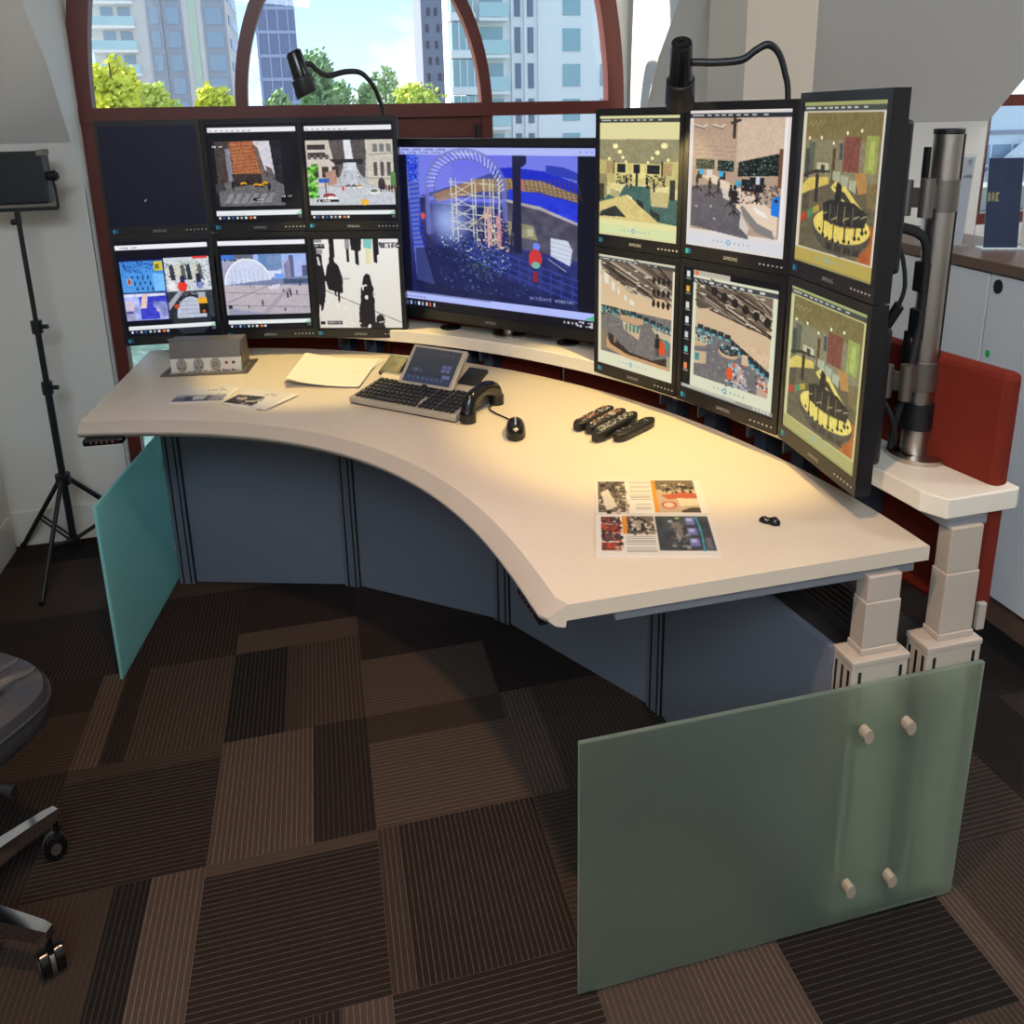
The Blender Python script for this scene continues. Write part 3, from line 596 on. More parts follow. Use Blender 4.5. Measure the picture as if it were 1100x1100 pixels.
def p_people():
    c = base((22, 20, 22)); c.rect(.03, .015, .985, .985, (226, 222, 216)); c.grad(c.R(.03, .015, .985, .985), (238, 236, 232), (220, 214, 200)); D = (30, 26, 32)
    c.line([(.10, .56), (.98, .925)], .006, (70, 66, 70)); c.rect(.03, .18, .11, .70, D); c.poly([(.03, .1), (.09, .15), (.13, .42), (.12, .62), (.08, .78), (.03, .82)], D); c.poly([(.05, .2), (.07, .2), (.09, .30), (.06, .29)], (226, 222, 216)); c.poly([(.04, .72), (.06, .74), (.05, .86), (.03, .86)], (226, 222, 216))
    c.ell(.215, .24, .03, .05, D); c.poly([(.16, .30), (.20, .25), (.24, .25), (.29, .30), (.33, .44), (.32, .60), (.16, .56), (.13, .44)], D); c.poly([(.12, .42), (.17, .38), (.17, .46), (.10, .47)], D); c.poly([(.22, .57), (.25, .57), (.24, .65)], D); c.poly([(.26, .57), (.29, .57), (.28, .70), (.265, .70)], D); c.ell(.37, .44, .05, .01, (180, 176, 172))
    for x0, x1, y1, q in ((.20, .235, .20, D), (.235, .255, .21, D)): c.rect(x0, .015, x1, y1, q)
    c.rect(.38, .015, .43, .12, (150, 146, 150)); c.rect(.39, .12, .42, .26, D); c.poly([(.44, .015), (.57, .015), (.56, .13), (.53, .15), (.53, .30), (.49, .28), (.49, .14), (.45, .13)], D); c.poly([(.59, .015), (.69, .015), (.68, .12), (.59, .11)], (130, 196, 190)); c.rect(.61, .12, .645, .28, (226, 218, 170)); c.rect(.65, .12, .68, .29, (232, 226, 190)); c.poly([(.70, .015), (.76, .015), (.76, .18), (.74, .19), (.735, .28), (.70, .26)], D); c.ell(.78, .07, .014, .02, D)
    c.poly([(.55, .50), (.57, .42), (.60, .385), (.64, .40), (.655, .47), (.66, .51), (.68, .55), (.66, .62), (.68, .66), (.675, .92), (.62, .98), (.50, .98), (.49, .92), (.50, .76), (.52, .70), (.53, .56)], D); c.poly([(.53, .51), (.60, .505), (.60, .525), (.57, .525), (.56, .57), (.545, .57), (.545, .53), (.53, .53)], (230, 226, 222)); c.ell(.59, .645, .02, .025, (236, 232, 230)); c.poly([(.66, .62), (.70, .60), (.66, .635)], (40, 36, 42)); c.ell(.735, .90, .05, .065, (38, 34, 38)); c.line([(.70, .93), (.77, .915)], .014, (200, 196, 190)); c.poly([(.60, .985), (.63, .93), (.70, .92), (.78, .95), (.79, .985)], (34, 30, 34)); c.poly([(.58, .985), (.60, .94), (.625, .95), (.62, .985)], (236, 232, 230))
    c.rect(.03, .015, .12, .05, (150, 146, 146)); c.rect(.03, .065, .15, .115, (26, 24, 28)); c.txt(.035, .07, '20:57:16', (240, 240, 240)); c.rect(.05, .125, .12, .17, (150, 148, 148)); c.rect(.78, .055, .985, .115, (96, 92, 94)); c.txt(.84, .065, 'MTS-C', (244, 244, 244), 2); c.rect(.04, .91, .09, .945, (26, 24, 28)); c.rect(.12, .905, .29, .945, (40, 38, 42)); c.txt(.14, .912, 'BBDS/A', (240, 240, 240)); c.specks(c.R(.1, .6, .5, .98), 30, [(244, 242, 236)], 4, 3); return c
def p_site():
    c = Cv(300, 290, (14, 16, 34)); c.rect(.0, .015, 1, .055, (176, 186, 244)); c.dsh(.01, .022, 22, (110, 116, 190)); c.dsh(.01, .041, 26, (120, 126, 196)); [c.rect(.93 + .025 * k, .03, .938 + .025 * k, .038, (120, 124, 180)) for k in range(3)]
    B = c.R(.07, .055, .925, .90); c.grad(B, (92, 100, 220), (30, 36, 90), 'y', .1, .8); c.grad(c.R(.07, .055, .925, .32), (104, 108, 226), (150, 160, 246))
    mk = c.R(.07, .055, .925, .3) & (c.noise(7, seed=5) > .55); c.put(mk, (120, 130, 232), .6); c.poly([(.13, .30), (.30, .24), (.42, .20), (.5, .16), (.62, .16), (.66, .30)], (70, 76, 150)); c.poly([(.20, .29), (.44, .19), (.50, .20), (.47, .26), (.24, .33)], (150, 116, 90))
    c.poly([(.52, .13), (.62, .12), (.78, .14), (.925, .20), (.925, .36), (.6, .22)], (30, 44, 196)); c.poly([(.78, .105), (.86, .115), (.925, .145), (.925, .185), (.78, .15)], (46, 62, 180)); c.poly([(.45, .19), (.60, .18), (.76, .19), (.925, .26), (.925, .30), (.74, .25), (.48, .26)], (160, 134, 96))
    for k in range(22): c.line([(.5 + .02 * k, .185), (.52 + .02 * k, .29)], .004, (84, 70, 70))
    for k in range(4): c.line([(.5, .20 + .018 * k), (.925, .25 + .018 * k)], .003, (90, 74, 70))
    c.poly([(.60, .24), (.74, .26), (.925, .31), (.925, .41), (.60, .30)], (40, 58, 214)); c.poly([(.58, .30), (.76, .35), (.925, .43), (.925, .62), (.60, .56)], (78, 76, 96)); c.poly([(.58, .295), (.75, .33), (.925, .41), (.925, .425), (.75, .35), (.58, .31)], (176, 170, 170)); c.poly([(.60, .42), (.72, .44), (.74, .52), (.60, .50)], (138, 136, 108))
    c.poly([(.15, .34), (.58, .34), (.60, .55), (.92, .68), (.925, .90), (.1, .82)], (36, 44, 104)); c.grain(c.R(.1, .3, .925, .9), 14, 40)
    c.poly([(.07, .055), (.14, .055), (.135, .3), (.125, .5), (.20, .84), (.10, .82), (.08, .4)], (96, 110, 190)); [c.line([(.072 + .001 * k, .07 + .028 * k), (.115 + .002 * k, .06 + .028 * k)], .008, (40, 60, 200)) for k in range(20)]; c.poly([(.07, .055), (.135, .055), (.13, .19), (.08, .22)], (50, 74, 216)); c.specks(c.R(.075, .055, .13, .22), 80, [(110, 140, 240), (30, 44, 160)], 3, 3)
    c.poly([(.135, .31), (.18, .30), (.21, .62), (.19, .78), (.15, .5)], (44, 44, 92)); c.ell(.15, .42, .012, .02, (220, 80, 70))
    d = (c.X - .29) ** 2 / .012 + (c.Y - .44) ** 2 / .016; g = np.clip(1 - d / 2.2, 0, 1)[..., None] ** 2.0; c.a[:] = np.where(B[..., None], c.a * (1 - .85 * g) + np.array((176, 196, 255)) * .85 * g, c.a)
    t = np.linspace(PI * 1.02, PI * .02, 30); arcp = [(.38 + .20 * math.cos(q), .24 - .21 * math.sin(q)) for q in t]; c.line([(.18, .52)] + arcp + [(.585, .42)], .026, (112, 118, 196), .75); c.line([(.20, .52)] + [(.385 + .165 * math.cos(q), .25 - .175 * math.sin(q)) for q in t] + [(.55, .42)], .007, (96, 100, 170))
    for k in range(26): q = PI * (1 - k / 25); c.line([(.38 + .20 * math.cos(q), .24 - .21 * math.sin(q)), (.385 + .165 * math.cos(q - .1), .25 - .175 * math.sin(q - .1))], .004, (226, 230, 250))
    W_ = (206, 206, 196)
    for x in (.31, .335, .42, .435, .48, .51, .525, .555): c.line([(x, .19), (x + .005, .56)], .006, W_)
    for y in (.21, .28, .34, .39, .44, .48): c.line([(.30, y), (.55, y + .01)], .005, W_)
    for k in range(4): c.line([(.31, .22 + .07 * k), (.43, .29 + .07 * k)], .005, W_); c.line([(.43, .21 + .07 * k), (.31, .29 + .07 * k)], .005, W_)
    c.line([(.40, .47), (.50, .38)], .01, (190, 180, 140)); c.line([(.48, .38), (.56, .58)], .012, (200, 190, 150)); c.specks(c.R(.44, .42, .60, .60), 160, [(220, 200, 170), (150, 130, 110), (90, 90, 120)], 5, 3); c.poly([(.49, .36), (.505, .34), (.51, .56), (.495, .57)], (216, 160, 160)); c.poly([(.54, .40), (.56, .38), (.565, .56), (.545, .58)], (206, 146, 150)); c.specks(c.R(.47, .36, .58, .58), 70, [(150, 110, 120), (240, 210, 200)], 11, 3)
    c.specks(c.mpoly([(.2, .52), (.4, .52), (.58, .60), (.62, .70), (.5, .80), (.35, .74)]), 330, [(140, 170, 220), (60, 80, 160), (190, 210, 230), (30, 40, 90)], 7, 3); c.specks(c.mpoly([(.36, .68), (.50, .66), (.50, .76), (.40, .76)]), 60, [(110, 160, 110), (70, 120, 90)], 8, 3)
    c.rect(.625, .055, .665, .60, (30, 30, 60)); c.ell(.655, .09, .03, .03, (30, 32, 60)); c.rect(.63, .055, .69, .10, (34, 36, 66)); c.line([(.63, .3), (.61, .60)], .008, (30, 34, 66)); c.poly([(.665, .18), (.68, .19), (.68, .25), (.665, .25)], (180, 110, 110))
    for k in range(6): c.line([(.40, .55 + .035 * k), (.925, .73 + .04 * k)], .005, (60, 80, 180))
    for k in range(8): c.line([(.55 + .05 * k, .60 + .02 * k), (.55 + .05 * k, .74 + .02 * k)], .004, (50, 64, 150))
    c.poly([(.80, .50), (.88, .51), (.90, .56), (.89, .65), (.80, .60)], (206, 212, 232)); [c.line([(.80, .52 + .025 * k), (.895, .545 + .025 * k)], .003, (150, 156, 180)) for k in range(4)]; c.line([(.79, .62), (.87, .68)], .005, (160, 166, 190)); c.rect(.69, .46, .72, .5, (180, 180, 150))
    c.ell(.733, .555, .018, .022, (110, 140, 240)); c.ell(.727, .625, .032, .055, (200, 56, 60)); c.ell(.73, .66, .02, .02, (120, 180, 170)); c.rect(.715, .70, .74, .76, (130, 40, 60))
    mk = c.mpoly([(.10, .62), (.30, .60), (.6, .76), (.925, .86), (.925, .90), (.1, .90)]); c.put(mk, (22, 28, 66), .55); c.specks(c.mpoly([(.14, .60), (.60, .62), (.80, .86), (.3, .86)]), 160, [(40, 60, 130), (26, 34, 80), (70, 96, 160)], 12, 4)
    c.txt(.70, .845, 'ACTIVATE WINDOWS', (150, 156, 200)); c.rect(0, .90, 1, .945, (176, 188, 250)); c.line([(.02, .905), (.5, .905)], .004, (60, 66, 110)); c.poly([(.955, .94), (1, .91), (1, .945)], (90, 180, 150)); [c.rect(.012 + .02 * k, .925, .022 + .02 * k, .935, (120, 126, 190)) for k in range(7)]; c.rect(0, .945, 1, 1, (14, 15, 26))
    for k in range(9): c.rect(.01 + k * .022, .96, .021 + k * .022, .982, ICONS[k] if k != 7 else (220, 90, 70))
    [c.rect(.86 + .018 * k, .963, .868 + .018 * k, .975, (210, 210, 220)) for k in range(4)]; c.dsh(.93, .955, 5, (210, 210, 220)); c.dsh(.92, .975, 5, (210, 210, 220)); c.rect(.985, .96, .995, .985, (200, 200, 210)); return c
def viewer(bg, top, bar, foot, y0=.0):
    c = Cv(SW, 226, bg); c.rect(0, y0, 1, y0 + .022, top); c.rect(0, y0 + .022, 1, y0 + .052, bar)
    for k, x in enumerate((.02, .18, .26, .33, .40, .48, .55, .63, .74)): c.rect(x, y0 + .030, x + (.13 if k == 0 else .045), y0 + .042, (210, 212, 210))
    c.rect(0, .905, 1, .985, foot)
    for k in range(9): c.ell(.30 + k * .045, .945, .007, .007, (140, 170, 180))
    c.ell(.46, .945, .018, .022, (110, 170, 196)); c.ell(.46, .945, .010, .013, foot); return c
def p_office():
    Y = (222, 214, 160); c = viewer((216, 208, 158), (216, 212, 158), (62, 62, 58), (214, 222, 168)); c.rect(0, .052, 1, .19, (224, 216, 160)); c.grad(c.R(0, .19, 1, .47), (146, 140, 104), (186, 176, 120)); c.ell(.40, .20, .07, .016, (110, 106, 88)); c.poly([(0, .19), (1, .185), (1, .36), (.7, .42), (.3, .42), (0, .36)], (148, 142, 108))
    for x, y, r in ((.21, .245, .035), (.27, .29, .028), (.31, .335, .022), (.35, .37, .018), (.82, .235, .04), (.74, .29, .03), (.68, .335, .022), (.63, .37, .018), (.13, .35, .02), (.87, .345, .02)): c.ell(x, y, r, r * .6, (250, 238, 170))
    c.rect(.0, .36, .2, .58, (190, 178, 116)); c.rect(.8, .36, 1, .58, (196, 184, 120)); c.rect(.2, .38, .8, .55, (212, 198, 126)); [c.poly([(x, .38), (x + .03, .38), (x + .06, .5), (x - .03, .5)], (240, 226, 150), .6) for x in (.33, .45, .55, .66)]
    c.rect(.09, .37, .19, .47, (170, 146, 100)); c.rect(.82, .37, .92, .47, (176, 150, 104)); c.rect(.185, .36, .20, .48, (60, 50, 40)); c.rect(.79, .36, .815, .48, (70, 54, 40))
    for x0, x1, y0, y1 in ((.24, .345, .39, .46), (.45, .53, .39, .46), (.62, .77, .39, .46)): c.rect(x0, y0, x1, y1, (36, 40, 42))
    c.rect(.475, .46, .505, .57, (44, 48, 46)); c.poly([(.0, .70), (.25, .60), (.40, .565), (.62, .565), (.80, .60), (1, .66), (1, .86), (0, .80)], (70, 104, 96)); c.specks(c.R(.22, .47, .42, .58), 120, [(40, 40, 40), (70, 66, 50), (190, 180, 120)], 3, 4); c.specks(c.R(.60, .47, .84, .58), 120, [(40, 40, 40), (80, 70, 50), (200, 186, 126)], 5, 4)
    c.poly([(.12, .55), (.34, .56), (.28, .64), (.14, .66)], (226, 214, 150)); c.poly([(.15, .6), (.28, .62), (.26, .68), (.15, .66)], (176, 168, 120)); c.poly([(.66, .58), (.90, .55), (.88, .60), (.70, .63)], (228, 214, 150)); c.poly([(.66, .60), (.90, .60), (.88, .72), (.68, .72)], (196, 184, 128)); c.rect(.9, .5, .96, .66, (40, 44, 42)); c.rect(0, .48, .1, .68, (150, 140, 96)); c.rect(0, .56, .06, .7, (66, 64, 54)); [people(c, x, y, .1, (46, 46, 44)) for x, y in ((.36, .58), (.62, .58), (.71, .60))]
    c.poly([(0, .72), (.38, .64), (.76, .845), (.8, .86), (0, .86)], (216, 196, 128)); c.poly([(.02, .80), (.22, .74), (.36, .83), (0, .84)], (50, 54, 52)); c.poly([(.36, .64), (.44, .66), (.44, .69), (.37, .66)], (236, 228, 180)); c.poly([(.50, .67), (.58, .70), (.6, .76), (.5, .71)], (40, 44, 46)); c.poly([(.66, .74), (.78, .78), (.80, .84), (.68, .8)], (46, 50, 50)); c.grain(c.R(0, .19, 1, .86), 12, 60); c.rect(0, .86, 1, .905, (228, 222, 160)); return c
def p_rows():
    c = viewer((224, 214, 206), (222, 214, 210), (44, 46, 54), (214, 214, 220)); c.rect(.0, .052, 1, .905, (222, 214, 210)); c.rect(.04, .055, .95, .87, (178, 152, 130)); c.grad(c.R(.04, .055, .95, .40), (176, 148, 126), (214, 190, 166)); c.poly([(.50, .055), (.95, .055), (.95, .32), (.50, .36)], (206, 182, 160)); c.grain(c.R(.04, .055, .95, .40), 8, 60)
    for x in (.06, .25): c.line([(x, .10), (x + .08, .12), (x + .12, .10)], .01, (230, 220, 206)); c.line([(x, .11), (x + .1, .13)], .006, (60, 54, 52))
    c.line([(.47, .055), (.47, .19)], .02, (50, 44, 42)); c.line([(.44, .09), (.52, .07)], .02, (60, 54, 50)); [c.line([(.05, .25 + .03 * k), (.48, .26 + .03 * k)], .003, (150, 126, 106)) for k in range(4)]
    for x0, y0, x1, y1 in ((.08, .35, .28, .42), (.31, .355, .48, .43)): c.rect(x0, y0, x1, y1, (26, 34, 34)); c.specks(c.R(x0, y0, x1, y1), 60, [(70, 110, 100), (110, 140, 130)], 2, 2)
    c.poly([(.52, .36), (.92, .29), (.92, .44), (.52, .46)], (22, 30, 30)); c.specks(c.mpoly([(.52, .36), (.92, .29), (.92, .42), (.52, .46)]), 190, [(50, 90, 80), (100, 130, 110), (160, 170, 150), (20, 24, 26)], 3, 2); c.rect(.905, .26, .945, .52, (112, 76, 56))
    c.poly([(.04, .55), (.35, .52), (.50, .56), (.66, .90), (.04, .85)], (96, 92, 100)); c.grain(c.R(.04, .55, .6, .87), 10, 50); [c.ell(x, y, .015, .008, (170, 166, 170)) for x, y in ((.1, .70), (.26, .69), (.3, .78))]
    c.poly([(.14, .47), (.28, .46), (.40, .50), (.62, .56), (.92, .70), (.92, .86), (.70, .80), (.52, .68), (.40, .57), (.28, .52)], (226, 204, 182)); c.poly([(.36, .54), (.46, .58), (.46, .64), (.38, .62)], (206, 196, 186)); c.poly([(.56, .68), (.60, .74), (.72, .84), (.90, .88), (.88, .82), (.74, .78), (.58, .66)], (130, 126, 126)); c.poly([(.57, .72), (.66, .82), (.64, .87), (.56, .82)], (206, 198, 190))
    for x, y, w, h in ((.10, .44, .05, .05), (.34, .44, .06, .05), (.56, .48, .08, .08), (.64, .46, .14, .10)): c.rect(x, y, x + w, y + h, (30, 34, 40))
    for x, y in ((.12, .42), (.33, .43), (.51, .49)): c.rect(x, y, x + .045, y + .04, (50, 170, 214))
    c.poly([(.86, .60), (.93, .57), (.93, .72), (.86, .71)], (30, 120, 226)); c.specks(c.R(.50, .50, .92, .64), 170, [(34, 34, 40), (70, 90, 110), (200, 190, 180), (120, 80, 60)], 6, 4)
    for x, y, h in ((.10, .56, .10), (.24, .60, .12), (.33, .58, .10), (.50, .72, .20), (.46, .66, .14), (.72, .62, .16)): people(c, x, y, h, (34, 32, 38)); [c.line([(x, y - .01), (x + dx, y + .02)], .008, (24, 24, 28)) for dx in (-.05, .05, 0)]
    c.rect(.20, .42, .26, .47, (214, 206, 200)); c.rect(.70, .45, .74, .51, (200, 206, 214)); c.poly([(.68, .66), (.80, .70), (.84, .74), (.72, .71)], (240, 232, 224)); c.rect(.94, .055, .965, .88, (236, 230, 226)); return c
def p_desk(tone=0):
    k = np.array((1, 1, 1)) if not tone else np.array((1.0, 1.04, 1.1)); Q = lambda *q: tuple(np.array(q) * k)
    c = viewer(Q(150, 140, 84), Q(158, 160, 100), Q(70, 72, 64), Q(180, 160, 80) if not tone else Q(168, 160, 96)); c.rect(0, .052, 1, .905, Q(214, 206, 190) if not tone else Q(196, 186, 124)); c.rect(.03, .06, .96, .90, Q(118, 104, 66)); c.grad(c.R(.03, .06, .96, .24), Q(118, 104, 60), Q(140, 126, 84)); c.grad(c.R(.03, .22, .96, .48), Q(128, 120, 92), Q(140, 130, 94))
    [c.ell(x, y, .014, .010, Q(250, 240, 180)) for x, y in ((.1, .215), (.26, .21), (.42, .24), (.58, .18), (.74, .165))]; c.rect(.55, .20, .74, .40, Q(124, 72, 58)); c.rect(.50, .24, .54, .33, Q(74, 80, 76)); c.rect(.10, .24, .18, .42, Q(88, 92, 74)); c.rect(.06, .28, .12, .46, Q(66, 70, 58)); c.rect(.80, .19, .93, .40, Q(150, 156, 78)); c.rect(.84, .22, .90, .38, Q(170, 180, 96)); c.rect(.42, .27, .455, .48, Q(90, 66, 42)); c.rect(.22, .36, .38, .42, Q(190, 184, 150)); c.rect(.28, .37, .33, .42, Q(60, 62, 50)); [c.line([(.12 + .06 * q, .11), (.06 + .06 * q, .14)], .006, Q(160, 144, 96)) for q in range(4)]
    c.poly([(.03, .48), (.44, .46), (.96, .46), (.96, .90), (.03, .90)], Q(98, 90, 66)); c.poly([(.05, .50), (.14, .455), (.38, .44), (.40, .48), (.14, .54), (.04, .57)], Q(212, 186, 92)); c.poly([(.05, .44), (.2, .405), (.4, .40), (.4, .415), (.2, .425), (.05, .46)], Q(50, 48, 38)); c.poly([(.03, .57), (.15, .54), (.15, .66), (.03, .68)], Q(84, 78, 58))
    for q in range(3): c.poly([(.44 + .1 * q, .40 + .02 * q), (.53 + .1 * q, .405 + .02 * q), (.53 + .1 * q, .47 + .025 * q), (.44 + .1 * q, .455 + .02 * q)], Q(168, 170, 140))
    c.poly([(.42, .50), (.48, .46), (.62, .49), (.74, .56), (.82, .60), (.80, .64), (.62, .63), (.56, .56)], Q(220, 200, 104)); c.poly([(.46, .49), (.60, .52), (.72, .59), (.70, .60), (.56, .55)], Q(60, 56, 44)); c.rect(.22, .43, .26, .60, Q(46, 44, 38)); c.poly([(.50, .46), (.56, .48), (.57, .62), (.48, .60)], Q(40, 38, 34)); c.poly([(.70, .40), (.82, .40), (.86, .5), (.76, .52)], Q(176, 130, 70)); c.poly([(.84, .46), (.96, .44), (.96, .60), (.86, .58)], Q(120, 104, 66))
    c.poly([(.03, .70), (.14, .665), (.14, .71), (.03, .76)], Q(166, 66, 46)); c.poly([(.14, .665), (.21, .64), (.22, .68), (.14, .71)], Q(76, 132, 88)); c.poly([(.21, .64), (.29, .61), (.30, .65), (.22, .68)], Q(176, 150, 60)); c.poly([(.80, .90), (.84, .78), (.92, .68), (.96, .68), (.96, .90)], Q(170, 92, 44))
    c.ell(.58, .735, .35, .125, Q(70, 64, 50)); mk = (((c.X - .58) / .35) ** 2 + ((c.Y - .745) / .15) ** 2 < 1); c.put(mk & (c.Y > .74), Q(78, 74, 62)); c.ell(.58, .72, .345, .10, Q(226, 202, 100)); c.ell(.60, .67, .25, .055, Q(150, 132, 72)); c.poly([(.34, .60), (.44, .57), (.72, .57), (.88, .62), (.86, .70), (.72, .71), (.58, .72), (.36, .70)], Q(44, 42, 36)); c.line([(.30, .84), (.40, .885), (.60, .90), (.8, .87), (.9, .80)], .006, Q(110, 104, 84)); [c.rect(.42 + .11 * q, .83, .50 + .11 * q, .87, Q(58, 54, 44)) for q in range(4)]
    for x, y0, y1 in ((.37, .62, .79), (.50, .64, .81), (.64, .63, .80), (.76, .61, .77), (.84, .60, .73)): c.line([(x, y0), (x, y1)], .012, Q(56, 52, 40)); c.ell(x, y1, .02, .012, Q(44, 42, 34)); c.line([(x - .03, y0 + .05), (x + .03, y0 + .03)], .008, Q(170, 160, 110))
    [c.ell(x, y, .013, .011, Q(40, 38, 30)) for x, y in ((.32, .76), (.43, .805), (.57, .815), (.70, .80), (.81, .765), (.88, .72), (.46, .71))]; [c.line([(x, .60), (x, .70)], .006, Q(150, 140, 96)) for x in (.44, .53, .62, .72)]
    c.grain(c.R(.03, .06, .96, .90), 12, 60, 4); c.rect(.03, .06, .045, .90, Q(206, 200, 160)); return c
def trusses(c, x0, y0, x1, y1, seed, n=26):
    r = np.random.default_rng(seed); c.rect(x0, y0, x1, y1, (118, 102, 86)); mk = c.R(x0, y0, x1, y1)
    for q in range(n):
        a, b_ = r.uniform(x0, x1), r.uniform(y0, y1); w = r.uniform(.05, .3); col = [(60, 52, 46), (190, 176, 156), (90, 78, 66), (48, 42, 40)][q % 4]; p = [(max(x0, a - w), b_ - w * .3), (min(x1, a + w), b_ + w * .35)]; c.line(p, r.uniform(.006, .016), col)
    for q in range(n // 2): a = r.uniform(x0, x1 - .06); b_ = r.uniform(y0, y1); c.rect(a, b_, a + .05, b_ + .012, (206, 194, 172))
def p_hall():
    c = viewer((222, 216, 186), (206, 204, 180), (78, 78, 74), (220, 220, 190)); c.rect(0, .052, 1, .905, (222, 216, 190)); c.rect(.04, .052, .965, .88, (206, 178, 142)); trusses(c, .04, .055, .965, .30, 3, 40); c.poly([(.04, .13), (.45, .30), (.965, .36), (.965, .46), (.04, .46)], (214, 186, 150)); c.grad(c.R(.04, .36, .965, .46), (212, 184, 146), (222, 196, 160))
    for x, y, w, h in ((.08, .16, .06, .09), (.18, .22, .05, .08), (.265, .27, .03, .06), (.36, .32, .03, .05), (.43, .35, .06, .05)): c.poly([(x, y), (x + w, y + .02), (x + w, y + h + .01), (x, y + h)], (222, 222, 206))
    for q in range(3): [c.ell(.74 + .06 * p, .15 + .10 * q, .02, .03, (36, 32, 30)) for p in range(4)]
    c.rect(.04, .46, .965, .88, (118, 112, 108)); c.grain(c.R(.04, .46, .965, .88), 12, 60); c.specks(c.R(.1, .52, .9, .75), 22, [(196, 190, 180)], 4, 2)
    c.poly([(.04, .455), (.42, .46), (.42, .50), (.04, .52)], (52, 60, 58)); c.specks(c.R(.04, .455, .5, .54), 150, [(40, 46, 46), (110, 120, 110), (70, 150, 150), (200, 190, 170)], 6, 4)
    for q in range(6): c.rect(.45 + .085 * q, .46 + .012 * q, .52 + .085 * q, .50 + .014 * q, (40, 54, 60)); c.rect(.46 + .085 * q, .49 + .013 * q, .50 + .085 * q, .51 + .013 * q, (90, 170, 176))
    c.poly([(.30, .51), (.62, .51), (.62, .55), (.52, .58), (.30, .55)], (196, 160, 122)); c.poly([(.34, .56), (.58, .60), (.56, .70), (.36, .64)], (214, 190, 152)); [c.rect(.38 + .05 * q, .58, .41 + .05 * q, .64, (76, 130, 126)) for q in range(4)]; [c.line([(.36, .60 + .02 * q), (.56, .635 + .02 * q)], .004, (150, 124, 90)) for q in range(3)]
    c.poly([(.72, .56), (.965, .60), (.965, .66), (.78, .62)], (210, 180, 146)); c.ell(.86, .72, .05, .06, (214, 84, 40)); people(c, .80, .80, .2, (44, 38, 38)); c.rect(.9, .64, .94, .72, (60, 140, 136)); c.specks(c.R(.72, .52, .965, .62), 80, [(40, 50, 54), (120, 170, 170), (220, 210, 190)], 8, 3)
    c.rect(.04, .68, .12, .86, (136, 122, 98)); c.poly([(.14, .70), (.24, .72), (.30, .77), (.44, .83), (.74, .85), (.92, .80), (.92, .88), (.70, .88), (.35, .88), (.16, .80)], (56, 46, 42)); c.poly([(.12, .74), (.18, .80), (.40, .855), (.965, .875), (.965, .905), (.4, .89), (.12, .84)], (198, 156, 112)); c.rect(.22, .70, .26, .78, (130, 120, 100)); c.rect(.92, .78, .965, .88, (160, 152, 120)); c.rect(.965, .052, 1, .905, (222, 218, 190)); return c
